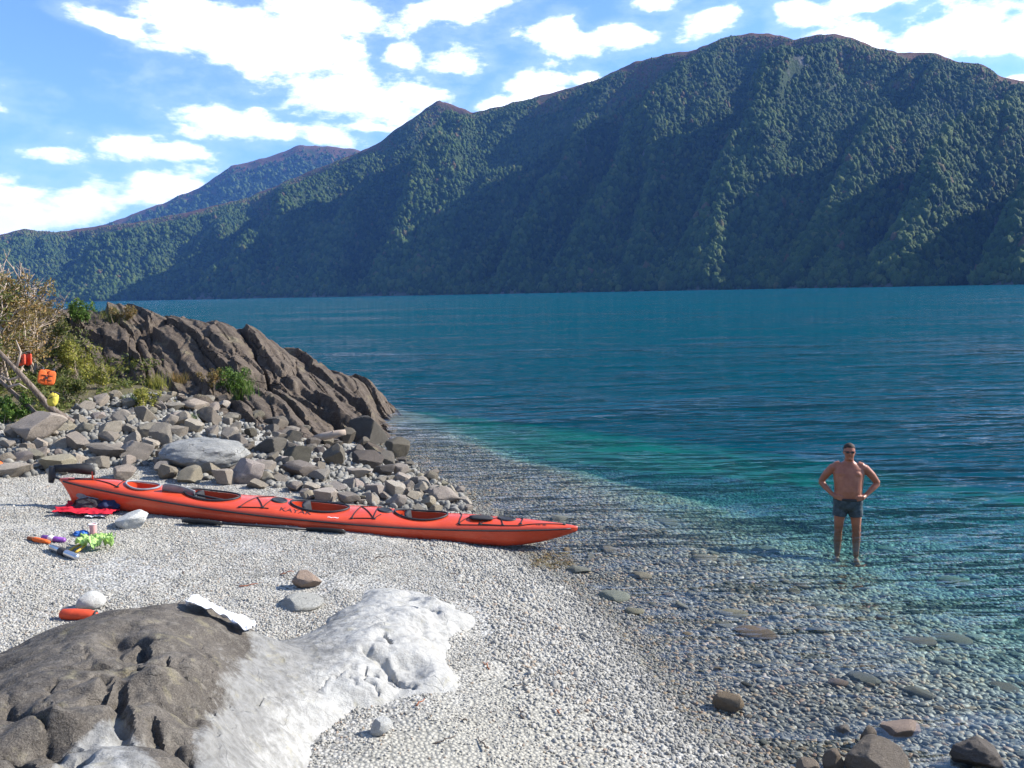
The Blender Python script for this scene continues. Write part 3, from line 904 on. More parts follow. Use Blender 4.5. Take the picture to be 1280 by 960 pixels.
# drop the cells that lie well under the gravel
fr_faces = grid_faces(len(fx), len(fy))
under = (FZ2 < fr_gz - 0.10)
keepf = ~(under[fr_faces].all(axis=1))
fr_faces = fr_faces[keepf]
used = np.unique(fr_faces)
remap = np.full(len(FP), -1); remap[used] = np.arange(len(used))
fr_me = mesh_from('foreground_rock', np.stack([FX.ravel(), FY.ravel(), FZ2], axis=1)[used], remap[fr_faces])
fr_me.set_sharp_from_angle(angle=R(36))
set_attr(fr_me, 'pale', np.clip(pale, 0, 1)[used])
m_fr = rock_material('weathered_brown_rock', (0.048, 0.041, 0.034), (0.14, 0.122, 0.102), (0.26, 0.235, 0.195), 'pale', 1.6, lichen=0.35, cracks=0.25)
put('rock', fr_me, m_fr, label='big cracked brown rock with a white flank, half buried in the gravel', category='rock')

def rock_z(x, y):
    return fr_tps(x, y)

# ------------------------------------------------------------------ the headland outcrop
oc_pts = [tuple(at_y(*a)) for a in [
    (20, 384, 24.5), (60, 373, 24.3), (100, 365, 24.2), (140, 368, 24), (185, 385, 23.5), (205, 392, 23.0), (240, 391, 23), (285, 390, 23), (330, 410, 23.3), (360, 432, 23.6), (392, 448, 24), (430, 452, 24.3), (455, 462, 24.5), (482, 482, 24.8), (503, 507, 25.2),
    (130, 400, 22.2), (170, 425, 21.4), (210, 425, 21.5), (255, 425, 21.5), (300, 425, 21.8), (335, 450, 21.2), (380, 478, 21.0), (420, 488, 21.6), (455, 495, 22.4), (490, 512, 24),
    (90, 445, 20.2), (150, 465, 19.8), (230, 472, 19.4), (300, 488, 18.8), (350, 512, 18.0), (400, 540, 17.3), (440, 535, 18.3), (475, 535, 19.2), (500, 548, 19.0), (508, 560, 18.4), (470, 515, 20.6), (430, 512, 19.8), (360, 470, 20.2),
    (95, 400, 22.2), (50, 405, 22.0), (40, 440, 20.0), (20, 400, 22.5)]]
for (x, y, z) in [(-4.0, 27.5, -1.2), (-6.5, 28.5, 0.2), (-9.5, 28.0, 1.5), (-13.0, 28.0, 1.6), (-16.0, 26.0, 2.0), (-9.0, 30.5, -1.0), (-14.0, 31.5, -0.8), (-2.3, 25.5, -0.9), (-2.2, 22.5, -0.8), (-2.0, 19.5, -0.7), (-1.9, 17.5, -0.6),
                  (-3.6, 16.3, 0.0), (-5.0, 16.8, 0.5), (-6.5, 17.8, 0.75), (-8.5, 18.6, 0.9), (-10.5, 18.6, 1.0), (-13.0, 19.0, 1.2), (-16.0, 21.0, 1.2), (-1.0, 21, -1.6), (-1, 25, -2)]:
    oc_pts.append((x, y, z))
oc_tps = TPS(oc_pts, 0.02)
ox = np.arange(-16.5, -1.6, 0.035); oy = np.arange(16.0, 31.5, 0.045)
OX, OY = np.meshgrid(ox, oy)
OZ = oc_tps(OX, OY)
OP = np.stack([OX.ravel(), OY.ravel(), OZ.ravel()], axis=1)
def slabs(P, ang, period, seed, rise=0.12):
    n = np.array([math.cos(ang), math.sin(ang)])
    tn = np.array([-n[1], n[0]])
    u = P[:, :2] @ n; v = P[:, :2] @ tn
    w = np.stack([u * 0.5, v * 0.22, P[:, 2] * 0.5], axis=1)
    uu = u / period + 0.75 * fbm(w, 3, seed)
    cell = np.floor(uu); f = uu - cell
    hh = ((cell * 12.9898 + seed) % 7.0) / 7.0
    amp = 0.35 + 0.9 * np.abs(np.sin(cell * 2.3 + seed)) * (0.5 + 0.5 * noise3(np.stack([cell, v * 0.35, v * 0], axis=1), seed + 9))
    return amp * np.where(f < rise, f / rise, 1 - (f - rise) / (1 - rise))
def oriented(P, ang, su, sv):
    n = np.array([math.cos(ang), math.sin(ang)]); tn = np.array([-n[1], n[0]])
    w = 0.16 * np.stack([fbm(P * 0.5, 3, 41), fbm(P * 0.5 + 7, 3, 42)], axis=1)
    q = P[:, :2] + w
    return np.stack([q @ n * su, q @ tn * sv], axis=1)
B1, E1 = blocks(oriented(OP, R(36), 0.80, 0.20), 21, 0.55)
B2, E2 = blocks(oriented(OP, R(36), 1.9, 0.50), 22, 0.6)
B3, E3 = blocks(oriented(OP, R(28), 5.0, 1.8), 23, 0.7)
sl = slabs(OP, R(38), 1.25, 5, 0.07)
sl2 = slabs(OP, R(34), 0.45, 6, 0.12)
ragg = sstep(-0.3, 0.4, fbm(OP * 0.35, 3, 43) + 0.05)
disp = 0.34 * B1 + 0.12 * B2 * (0.3 + 0.7 * ragg) + 0.05 * B3 * ragg + 0.34 * (sl - 0.5) + 0.09 * (sl2 - 0.5) - 0.30 * (1 - sstep(0, 0.07, E1)) - 0.12 * (1 - sstep(0, 0.08, E2)) * ragg + 0.025 * fbm(OP * 4.5, 4, 35)
edge = sstep(-0.2, 0.7, OZ.ravel())
OZ2 = OZ.ravel() + (disp - 0.36) * (0.35 + 0.65 * edge)
# keep the crest close to its drawn line
oc_gz = ground_z(OX, OY).ravel()
oc_faces = grid_faces(len(ox), len(oy))
keepf = ~((OZ2 < oc_gz - 0.35)[oc_faces].all(axis=1))
oc_faces = oc_faces[keepf]
used = np.unique(oc_faces)
remap = np.full(len(OP), -1); remap[used] = np.arange(len(used))
oc_me = mesh_from('outcrop', np.stack([OX.ravel(), OY.ravel(), OZ2], axis=1)[used], remap[oc_faces])
oc_me.set_sharp_from_angle(angle=R(40))
m_oc = rock_material('brown_slabby_rock', (0.052, 0.040, 0.030), (0.115, 0.088, 0.066), (0.21, 0.175, 0.135), None, 0.55, lichen=0.25)
put('rock_outcrop', oc_me, m_oc, label='dark brown slabby rock headland sloping down into the lake', category='rock outcrop')
OC_GRID = OZ2.reshape(OX.shape)
def land_z(x, y):
    """ground or outcrop, whichever is higher"""
    x = np.asarray(x, float); y = np.asarray(y, float)
    g = gz_fast(x, y)
    i = np.clip(((x - ox[0]) / 0.035).astype(int), 0, len(ox) - 1)
    j = np.clip(((y - oy[0]) / 0.045).astype(int), 0, len(oy) - 1)
    inb = (x > ox[0]) & (x < ox[-1]) & (y > oy[0]) & (y < oy[-1])
    return np.where(inb, np.maximum(g, OC_GRID[j, i]), g)
def land_hit(px, py):
    return surf_hit(land_z, px, py, 2.0, 60.0)

# ------------------------------------------------------------------ boulders
def stone_verts(seed, sub=3, cuts=9, flat=1.0, rough=0.05, depth=(0.55, 0.85)):
    r = np.random.default_rng(seed)
    v, f = ico(sub)
    v = v * np.array([1.0, 0.8 + 0.3 * r.random(), flat])
    for k in range(cuts):
        n = r.normal(size=3); n /= np.linalg.norm(n)
        lim = r.uniform(*depth) * np.abs(v @ n).max()
        d = v @ n - lim
        v = v - np.where(d > 0, d * 0.93, 0)[:, None] * n
    v = v * (1 + rough * fbm(v * 2.2 + seed, 3, seed))[:, None]
    v /= np.abs(v).max(axis=0)
    return v, f
def stone_mesh(name, seed, **kw):
    v, f = stone_verts(seed, **kw)
    me = mesh_from(name, v, f)
    me.set_sharp_from_angle(angle=R(24))
    return me

m_boulder = rock_material('boulder_stone', (0.20, 0.185, 0.165), (0.36, 0.335, 0.30), (0.50, 0.48, 0.44), None, 2.2, tint=True, lichen=0.15)
B_MESH = []
for k in range(12):
    me = stone_mesh('boulder_shape_%d' % k, 100 + k, sub=4, cuts=(12 if k % 3 else 18), rough=0.05, depth=(0.38, 0.75))
    me.materials.append(m_boulder)
    B_MESH.append(me)

BOULDERS = [(36, 541, 62, 36), (75, 536, 22, 14), (101, 538, 24, 15), (93, 555, 28, 24), (129, 566, 50, 24), (136, 548, 28, 22), (162, 552, 21, 23), (179, 538, 30, 24), (203, 546, 28, 33), (187, 557, 24, 17), (170, 567, 40, 24), (93, 575, 26, 14), (64, 582, 42, 20),
            (22, 574, 26, 15), (33, 560, 17, 13), (51, 557, 19, 17), (119, 579, 28, 14), (148, 591, 30, 20), (74, 557, 18, 15), (137, 537, 30, 17), (105, 509, 21, 13), (124, 502, 23, 15), (142, 496, 15, 13), (180, 519, 27, 19), (6, 592, 46, 14),
            (260, 522, 28, 22), (222, 525, 25, 17), (221, 539, 23, 23), (240, 534, 23, 18), (285, 544, 19, 23), (296, 537, 15, 17), (313, 541, 13, 15), (297, 551, 21, 15), (343, 528, 27, 17), (373, 571, 36, 25), (357, 560, 21, 13), (336, 563, 46, 17), (303, 593, 44, 31), (277, 598, 27, 21),
            (296, 575, 30, 13), (372, 589, 41, 21), (401, 594, 31, 21), (233, 597, 28, 21), (210, 592, 25, 22), (258, 589, 27, 17), (387, 611, 21, 13), (382, 619, 19, 13), (365, 539, 19, 13), (403, 621, 34, 16),
            (452, 572, 45, 27), (460, 541, 47, 35), (492, 559, 35, 31), (485, 576, 21, 19), (454, 554, 17, 13), (440, 522, 19, 21), (412, 570, 31, 27), (431, 547, 25, 19), (477, 590, 33, 15), (505, 590, 19, 11), (504, 599, 23, 13), (492, 614, 27, 21), (525, 610, 21, 13), (558, 622, 43, 19), (556, 606, 11, 8),
            (573, 614, 15, 9), (585, 636, 11, 9), (517, 622, 19, 15), (494, 628, 25, 17), (533, 629, 23, 15), (467, 614, 25, 17), (448, 591, 29, 17), (462, 624, 21, 15), (510, 609, 15, 15), (535, 601, 9, 7), (421, 610, 24, 14), (432, 625, 30, 14), (350, 600, 22, 12), (330, 585, 24, 14), (320, 606, 24, 12), (440, 606, 22, 13), (345, 545, 20, 13), (388, 552, 20, 14), (400, 563, 16, 14), (318, 522, 20, 15), (290, 522, 18, 14), (305, 509, 22, 14), (275, 508, 24, 12), (240, 508, 30, 14), (215, 508, 22, 13), (196, 500, 26, 14), (160, 505, 20, 12), (160, 524, 20, 13), (120, 520, 20, 13), (98, 525, 16, 12), (200, 570, 18, 14), (8, 556, 22, 14), (12, 540, 16, 20)]
placed = []
def add_boulder(px, py, w, h, rs, label, group, dark=None, name='boulder', mesh=None, sink=0.25):
    g = ground_hit(px, py + h * 0.42)
    sc = g[1] / FPX
    sx = w * sc * 0.5 * 1.16
    sz = max(h * sc * 0.5 * 1.2, sx * 0.52)
    sy = sx * rs.uniform(0.7, 1.05)
    zc = float(ground_z(np.array([g[0]]), np.array([g[1] + sy * 0.5]))[0]) + sz * (1 - sink * 1.2)
    o = put(name, mesh or B_MESH[rs.integers(len(B_MESH))], label=label, category='boulder', group=group, loc=(g[0], g[1] + sy * 0.6, zc),
            rot=(rs.normal(0, 0.12), rs.normal(0, 0.12), rs.choice([0, math.pi]) + rs.normal(0, 0.3)), scale=(sx, sy, sz))
    if dark is None:
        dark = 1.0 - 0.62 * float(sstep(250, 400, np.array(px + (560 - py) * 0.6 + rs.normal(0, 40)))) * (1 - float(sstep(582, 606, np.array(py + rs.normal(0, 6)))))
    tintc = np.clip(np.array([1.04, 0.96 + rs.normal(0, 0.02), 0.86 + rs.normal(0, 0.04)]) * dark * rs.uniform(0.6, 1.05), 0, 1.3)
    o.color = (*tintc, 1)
    placed.append((g[0], g[1] + sy * 0.6, max(sx, sy)))
    return o
brs = np.random.default_rng(21)
BL = 'angular grey brown boulder in the heap of rocks between the kayak and the headland'
BG = 'boulders heaped between the kayak and the headland'
for b in BOULDERS:
    px, py, w, h = b
    big = 'large' if w >= 34 else 'mid-sized' if w >= 22 else 'small'
    if px < 115: where = 'pale grey boulder between the shrubs and the kayak stern'
    elif px < 235: where = 'pale tan boulder heaped beside the broad smooth grey slab'
    elif py > 600 and px > 440: where = 'light boulder at the water line beside the kayak'
    elif px > 430: where = 'dark brown boulder at the foot of the headland by the water'
    elif py < 545: where = 'brown boulder below the grassy foot of the headland'
    else: where = 'brown boulder on the pale rubble behind the kayak cockpits'
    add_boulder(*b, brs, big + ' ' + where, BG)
# smaller stones filling the heap, until about 290 in all
HEAP = [(0, 560), (60, 530), (110, 500), (200, 492), (300, 500), (360, 525), (420, 555), (505, 575), (575, 612), (590, 640), (520, 640), (420, 628), (330, 606), (230, 598), (160, 580), (120, 588), (70, 592), (0, 600)]
heap_n = 0
tries = 0
while heap_n < 200 and tries < 9000:
    tries += 1
    px, py = brs.uniform(0, 600), brs.uniform(490, 645)
    if not inside(np.array([px]), np.array([py]), HEAP)[0]: continue
    g = ground_hit(px, py)
    w = brs.uniform(9, 22) * (1.0 if py > 520 else 0.8)
    rad = w * g[1] / FPX * 0.5
    if any((g[0] - a) ** 2 + (g[1] - b) ** 2 < (rad * 0.6 + c * 0.6) ** 2 for a, b, c in placed): continue
    size_w = 'fist-sized' if w < 13 else 'head-sized'
    if px < 115: where = 'broken stone between the pale boulders beside the shrubs'
    elif px < 190: where = 'broken stone among the tan boulders behind the kayak stern'
    elif px < 300: where = 'broken stone wedged around the broad smooth grey slab'
    elif px < 420: where = 'brown broken stone among the boulders behind the cockpits'
    elif py > 600: where = 'light broken stone near the water line beside the kayak'
    else: where = 'dark broken stone below the tip of the headland'
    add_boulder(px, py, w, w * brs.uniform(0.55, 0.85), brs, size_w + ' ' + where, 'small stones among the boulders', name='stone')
    heap_n += 1
m_slab = rock_material('smooth_grey_slab', (0.20, 0.20, 0.19), (0.33, 0.325, 0.31), (0.45, 0.44, 0.42), None, 1.4, tint=True)
def special(name, mesh_kw, seed, px, py, w, h, label, cat, mat, color=(1, 1, 1), depth_ratio=0.8, sink=0.25, rotz=0.0, tilt=(0, 0), base=None):
    me = stone_mesh(name + '_shape', seed, **mesh_kw)
    me.materials.append(mat)
    g = ground_hit(px, py + h * 0.42) if base is None else base
    sc = g[1] / FPX
    sx, sz = w * sc * 0.5, h * sc * 0.5
    sy = sx * depth_ratio
    zc = float(ground_z(np.array([g[0]]), np.array([g[1] + sy * 0.5]))[0]) + sz * (1 - sink * 1.2)
    o = put(name, me, label=label, category=cat, loc=(g[0], g[1] + sy * 0.6, zc), rot=(tilt[0], tilt[1], rotz), scale=(sx, sy, sz))
    o.color = (*color, 1)
    placed.append((g[0], g[1] + sy * 0.6, max(sx, sy)))
    return o
special('flat_rock', dict(sub=5, cuts=5, rough=0.10), 301, 243, 572, 122, 46, 'broad smooth grey slab of rock lying among the boulders behind the kayak', 'rock', m_slab, (0.92, 0.92, 0.9), 0.75, 0.25, 0.1)
special('boulder', dict(sub=4, cuts=6, rough=0.05), 302, 912, 880, 42, 28, 'lone brown wedge shaped rock standing in the shallows off the gravel bank', 'boulder', m_boulder, (0.62, 0.50, 0.36), 0.6, 0.2, -0.3)
special('boulder', dict(sub=4, cuts=10, rough=0.05), 303, 1056, 914, 24, 18, 'small dark pointed rock with one bright face beside the pink slab in the shallows', 'boulder', m_boulder, (0.55, 0.52, 0.5), 0.8, 0.2, 0.4)
special('boulder', dict(sub=4, cuts=7, rough=0.05), 304, 1130, 917, 66, 22, 'low pinkish granite slab rising from the shallow water', 'boulder', m_boulder, (0.80, 0.64, 0.56), 0.7, 0.2, 0.1)
special('boulder', dict(sub=5, cuts=6, rough=0.06), 305, 1100, 958, 92, 56, 'rounded dark brown rock in the shallows in front of the pink slab', 'boulder', m_boulder, (0.50, 0.44, 0.38), 0.8, 0.2, 0.0)
special('boulder', dict(sub=5, cuts=9, rough=0.10), 306, 1232, 947, 74, 42, 'black jagged rock standing in the shallows beside the pink slab', 'boulder', m_boulder, (0.33, 0.30, 0.28), 0.8, 0.2, -0.3)
special('boulder', dict(sub=4, cuts=10, rough=0.04), 307, 1086, 920, 26, 34, 'sharp upright sliver of rock behind the rounded dark one in the shallows', 'boulder', m_boulder, (0.6, 0.52, 0.45), 0.5, 0.2, 0.3, (0.0, -0.25))
special('boulder', dict(sub=4, cuts=9, rough=0.05), 308, 1046, 954, 34, 34, 'brown broken stone at the edge beside the rounded dark rock', 'boulder', m_boulder, (0.6, 0.5, 0.4), 0.8, 0.2, 0.3)
special('boulder', dict(sub=4, cuts=9, rough=0.05), 309, 1012, 962, 32, 28, 'small brown stone wet at the foot in the very shallow water', 'boulder', m_boulder, (0.7, 0.6, 0.5), 0.8, 0.2, 0.0)
special('stone', dict(sub=4, cuts=10, rough=0.05), 310, 382, 726, 40, 26, 'reddish pointed stone standing on the gravel in front of the kayak', 'stone', m_boulder, (1.0, 0.80, 0.68), 0.6, 0.2, 0.2, (0, 0.2))
special('stone', dict(sub=4, cuts=5, rough=0.04), 311, 372, 752, 58, 22, 'flat grey stone sunk in the gravel below the reddish pointed one', 'stone', m_slab, (1.25, 1.23, 1.15), 1.0, 0.62, 0.2)
special('stone', dict(sub=4, cuts=9, rough=0.05), 312, 476, 910, 30, 24, 'small white angular stone on the gravel beside the white-flanked rock', 'stone', m_slab, (2.1, 2.1, 2.05), 0.8, 0.2, 0.5)
special('stone', dict(sub=4, cuts=6, rough=0.05), 313, 110, 752, 38, 26, 'white rounded stone on the gravel behind the big brown rock', 'stone', m_slab, (2.1, 2.1, 2.05), 0.8, 0.25, 0.5)
special('stone', dict(sub=4, cuts=5, rough=0.05), 314, 163, 650, 44, 26, 'smooth white stone beside the red cloth next to the kayak stern', 'stone', m_slab, (2.1, 2.1, 2.05), 0.8, 0.25, 0.5)

# ------------------------------------------------------------------ gravel and the stones of the lake bed
def heap_rubble():
    r = np.random.default_rng(77)
    px, py = r.uniform(-40, 610, 14000), r.uniform(485, 650, 14000)
    H2 = [(-40, 610)] + [(a - 40 if a == 0 else a, b) for a, b in HEAP] + [(-40, 540)]
    k = inside(px, py, HEAP) | ((px < 5) & (py > 530) & (py < 600))
    px, py = px[k], py[k]
    P = np.array([ground_hit(a, b) for a, b in zip(px[:2600], py[:2600])])
    return r, P

m_peb, t, out = new_mat('dry_gravel')
ti = t.attr('tint', 'INSTANCER')
co = t.coord('Object')
cp = t.ramp(ti, [(0.0, (0.11, 0.106, 0.096)), (0.25, (0.235, 0.222, 0.190)), (0.6, (0.345, 0.325, 0.28)), (0.85, (0.43, 0.41, 0.36)), (0.93, (0.30, 0.215, 0.15)), (1.0, (0.36, 0.30, 0.22))])
cp = t.mix(t.math('MULTIPLY', t.range(t.noise(co, 3.0, 4), 0.4, 0.7), 0.35), cp, (0.24, 0.235, 0.22))
finish(t, out, cp, 0.8, None, 0.25)
m_wet, t, out = new_mat('stones_of_the_lake_bed')
ti = t.attr('tint', 'INSTANCER')
co = t.coord('Object')
cp = t.ramp(ti, [(0.0, (0.03, 0.034, 0.028)), (0.22, (0.085, 0.085, 0.072)), (0.45, (0.155, 0.15, 0.12)), (0.62, (0.25, 0.24, 0.19)), (0.78, (0.25, 0.18, 0.10)), (0.90, (0.21, 0.13, 0.08)), (1.0, (0.42, 0.39, 0.33))])
cp = t.mix(t.math('MULTIPLY', t.range(t.noise(co, 3.0, 4), 0.4, 0.7), 0.4), cp, (0.10, 0.10, 0.085))
finish(t, out, cp, 0.55, None, 0.3)
pebs = []
wets = []
rubs = []
for k in range(6):
    v, f = stone_verts(400 + k, sub=2, cuts=5, flat=0.7, rough=0.05)
    pebs.append((mesh_from('pebble_%d' % k, v, f), m_peb))
    v, f = stone_verts(420 + k, sub=2, cuts=7, flat=0.6, rough=0.05)
    wets.append((mesh_from('bed_stone_%d' % k, v, f), m_wet))

def bed_points(n, x0, x1, y0, y1, seed):
    r = np.random.default_rng(seed)
    x = r.uniform(x0, x1, n); y = r.uniform(y0, y1, n)
    d = seg_dist(x, y, LAND_EDGE)
    s = np.where(inside(x, y, LAND), d, -d)
    return r, x, y, s
def in_view(x, y, z, m=110):
    a, b = project(np.stack([x, y, z], axis=1))
    return (a > -m) & (a < 1280 + m) & (b < 960 + m)

rr_, RP = heap_rubble()
n = len(RP)
rs_ = rr_.uniform(0.03, 0.085, n)
for k in range(5):
    v, f = stone_verts(440 + k, sub=2, cuts=9, flat=0.8, rough=0.05)
    rubs.append((mesh_from('rubble_%d' % k, v, f, smooth=False), m_peb))
scatter('rubble', RP + np.array([0, 0, 0.02]), rr_.normal(0, 0.6, (n, 3)), rs_[:, None] * rr_.uniform(0.7, 1.2, (n, 3)), rr_.integers(0, 5, n), np.clip(rr_.beta(1.6, 2.2, n) * 0.36, 0, 0.9), rubs,
        label='small broken rubble filling the gaps between the boulders', category='rubble')
r, x, y, s = bed_points(440000, -9.5, 2.4, 4.0, 16.0, 31)
z = ground_z(x, y)
keep = (s > -0.25) & in_view(x, y, z) & (rock_z(x, y) < z + 0.02) & (y < 13.5 + 0.3 * s)
fine = fbm(np.stack([x * 0.8, y * 0.8, x * 0], axis=1), 3, 55)
sz = np.where(s < 1.5, 0.0138, 0.0076) * (0.5 + 1.0 * r.random(len(x)) ** 1.4)
sz = np.where(r.random(len(x)) < 0.012, sz * 1.9, sz)
snd = soft_poly(x, y, SAND, 0.7)
keep &= ~((snd > 0.35 + 0.5 * fine) & (r.random(len(x)) < 0.62))
keep &= soft_poly(x, y, SOIL, 0.5) < 0.5
keep &= ~((s < 1.5) & (r.random(len(x)) < 0.45))
keep &= ~((fine > 0.28) & (s > 1.4) & (r.random(len(x)) < 0.75))
in_heap = np.array(inside(*project(np.stack([x, y, z], axis=1)), HEAP))
x, y, z, s, sz, in_heap = x[keep], y[keep], z[keep], s[keep], sz[keep], in_heap[keep]
n = len(x)
tint = np.clip(r.beta(2.0, 1.6, n), 0, 0.86) * np.where(in_heap, 0.4, 1.0)
patch = fbm(np.stack([x * 1.7, y * 1.7, x * 0], axis=1), 3, 57)
tint = np.clip(tint - 0.22 * np.clip(patch, -0.5, 0.8) + 0.02, 0, 0.86)
tint = np.where(r.random(n) < 0.06, r.uniform(0.9, 1.0, n), tint)
tint = tint * (0.30 + 0.70 * sstep(0.05, 0.75, s + 0.15 * r.random(n)))
scatter('gravel', np.stack([x, y, z + sz * 0.25], axis=1), np.stack([r.normal(0, 0.35, n), r.normal(0, 0.35, n), r.random(n) * 6.28], axis=1),
        np.stack([sz * r.uniform(0.9, 1.4, n), sz * r.uniform(0.75, 1.1, n), sz * r.uniform(0.6, 0.95, n)], axis=1), r.integers(0, 6, n), tint, pebs,
        label='pale grey gravel of the beach between the rocks and the water', category='gravel')

r, x, y, s = bed_points(330000, -3.5, 12.0, 4.2, 22.0, 32)
z = ground_z(x, y)
keep = (s < 0.1) & in_view(x, y, z) & (z > -4)
grow = 1 + np.clip((-s - 0.3) / 2.5, 0, 1) * 0.65
keep &= r.random(len(x)) < 1.0 / grow ** 1.6
x, y, z, s, grow = x[keep], y[keep], z[keep], s[keep], grow[keep]
n = len(x)
sz = 0.0175 * grow * (0.55 + 0.9 * r.random(n) ** 1.6)
tint = np.clip(r.beta(1.7, 1.7, n), 0, 1)
tint = tint * (1 - 0.85 * sstep(-0.5, -1.0, z))
ang = np.where(r.random(n) < 0.7, R(-25) + r.normal(0, 0.5, n), r.random(n) * 6.28)
scatter('lake_bed_stones', np.stack([x, y, z + sz * 0.2], axis=1), np.stack([r.normal(0, 0.2, n), r.normal(0, 0.2, n), ang], axis=1),
        np.stack([sz * r.uniform(1.0, 1.7, n), sz * r.uniform(0.7, 1.0, n), sz * r.uniform(0.45, 0.75, n)], axis=1), r.integers(0, 6, n), tint, wets,
        label='grey and ochre stones covering the lake bed under clear water', category='stones')

# the larger stones under the water, one by one
m_cob = rock_material('submerged_cobble', (0.055, 0.058, 0.052), (0.12, 0.117, 0.10), (0.18, 0.175, 0.15), None, 6.0, tint=True)
C_MESH = []
for k in range(8):
    me = stone_mesh('cobble_shape_%d' % k, 500 + k, sub=3, cuts=7, rough=0.05)
    me.materials.append(m_cob)
    C_MESH.append(me)
SLABS = [(767, 748, 44, 16, (1.5, 1.6, 1.45)), (722, 715, 36, 9, (1.3, 1.3, 1.2)), (800, 722, 30, 8, (1.5, 1.35, 1.1)), (793, 766, 26, 9, (1.6, 1.5, 1.2)), (915, 770, 40, 12, (1.5, 1.4, 1.1)), (943, 794, 56, 16, (1.15, 0.85, 0.65)), (905, 784, 26, 12, (1.2, 1.2, 1.1)),
         (1148, 804, 46, 18, (1.1, 0.80, 0.65)), (1190, 802, 50, 12, (1.2, 0.95, 0.8)), (1080, 850, 44, 12, (0.9, 0.9, 0.75)), (1150, 870, 44, 18, (0.75, 0.72, 0.58)), (1048, 856, 30, 10, (1.2, 0.85, 0.65)), (1195, 728, 44, 10, (1.5, 1.1, 0.85)), (1000, 735, 22, 10, (1.6, 1.2, 0.95)), (1255, 862, 40, 16, (1.0, 0.75, 0.6)), (1180, 830, 26, 9, (1.2, 1.15, 1.0)), (1110, 690, 30, 8, (1.3, 1.2, 1.0)), (850, 760, 26, 8, (1.3, 1.3, 1.2)), (880, 700, 34, 7, (1.4, 1.3, 1.1)), (960, 690, 30, 7, (1.2, 1.2, 1.1)), (700, 650, 34, 8, (1.3, 1.3, 1.2)), (760, 690, 30, 7, (1.4, 1.3, 1.2)), (830, 655, 36, 7, (1.2, 1.1, 0.9)), (1215, 800, 24, 9, (1.6, 1.6, 1.5)), (1020, 790, 24, 10, (1.1, 1.0, 0.8))]
for px, py, w, h, c in SLABS:
    g = ground_hit(px, py)
    sx = w * g[1] / FPX * 0.5
    o = put('flat_rock', C_MESH[brs.integers(8)], label=('reddish brown' if c[0] > c[2] * 1.4 else 'greenish grey' if c[1] >= c[0] else 'pale tan' if c[0] > 1.35 else 'dull olive grey') + ' flat slab under the clear water among smaller stones', category='flat rock', group='flat slabs under the clear water',
            loc=(g[0], g[1], g[2] + 0.02), rot=(0.06, 0.02, brs.normal(-0.3, 0.3)), scale=(sx, sx * brs.uniform(0.55, 0.8), 0.03 + sx * 0.1))
    o.color = (*c, 1)
cob = 0
spots = []
while cob < 240:
    px, py = brs.uniform(700, 1290), brs.uniform(690, 970)
    g = ground_hit(px, py)
    sd = seg_dist(np.array([g[0]]), np.array([g[1]]), LAND_EDGE)[0]
    if g[2] > -0.012 or sd < 0.3: continue
    w = brs.uniform(9, 20) * (0.75 + 0.35 * min(sd / 3, 1))
    sx = w * min(g[1], 9) / FPX * 0.5
    if any((g[0] - a) ** 2 + (g[1] - b) ** 2 < (sx + c) ** 2 for a, b, c in spots): continue
    spots.append((g[0], g[1], sx * 0.8))
    k = brs.random()
    base, shade = ((0.85, 0.9, 0.85), 'grey green') if k < 0.45 else ((1.4, 1.4, 1.3), 'pale grey') if k < 0.7 else ((1.3, 1.0, 0.7), 'ochre') if k < 0.88 else ((0.5, 0.52, 0.5), 'blackish')
    zone = 'close to the edge of the gravel bank' if sd < 1.3 else 'around the rocks that stand in the shallows' if py > 830 else 'between the gravel bank and the bather'
    o = put('cobble', C_MESH[brs.integers(8)], label=shade + ' flat cobble under the clear water ' + zone, category='cobble', group='cobbles under the clear shallow water',
            loc=(g[0], g[1], g[2] + sx * 0.25), rot=(brs.normal(0, 0.15), brs.normal(0, 0.15), brs.normal(-0.4, 0.6)), scale=(sx, sx * brs.uniform(0.55, 0.85), sx * brs.uniform(0.3, 0.5)))
    o.color = (*(np.array(base) * brs.uniform(0.8, 1.2)), 1)
    cob += 1

# ------------------------------------------------------------------ mesh helpers for made things
def ring_loft(rings, close_ends=True, closed=True):
    """rings: list of (k,3) arrays -> verts, faces"""
    V = np.concatenate(rings)
    k = len(rings[0]); F = []
    for a in range(len(rings) - 1):
        for b in range(k if closed else k - 1):
            c = (b + 1) % k
            F.append((a * k + b, a * k + c, (a + 1) * k + c, (a + 1) * k + b))
    if close_ends:
        F.append(tuple(range(k))[::-1])
        n = (len(rings) - 1) * k
        F.append(tuple(range(n, n + k)))
    return V, F

def frames(path):
    P = np.array(path, float)
    T = np.gradient(P, axis=0)
    T /= np.linalg.norm(T, axis=1)[:, None] + 1e-12
    up = np.array([0, 0, 1.0]) if abs(T[0][2]) < 0.9 else np.array([0, 1.0, 0])
    out = []
    for t_ in T:
        s = np.cross(t_, up); s /= np.linalg.norm(s) + 1e-12
        u = np.cross(s, t_)
        up = u
        out.append((s, u))
    return P, out

def tube(path, radii, k=8, squash=1.0):
    P, fr = frames(path)
    if np.isscalar(radii): radii = [radii] * len(P)
    a = np.linspace(0, 2 * math.pi, k, endpoint=False)
    rings = [p + r * (np.cos(a)[:, None] * s + squash * np.sin(a)[:, None] * u) for p, r, (s, u) in zip(P, radii, fr)]
    return ring_loft(rings)

def ellipsoid(c, r, seg=16, rings=10):
    out = []
    for i in range(1, rings):
        th = math.pi * i / rings
        a = np.linspace(0, 2 * math.pi, seg, endpoint=False)
        out.append(np.stack([c[0] + r[0] * math.sin(th) * np.cos(a), c[1] + r[1] * math.sin(th) * np.sin(a), np.full(seg, c[2] - r[2] * math.cos(th))], axis=1))
    return ring_loft(out)

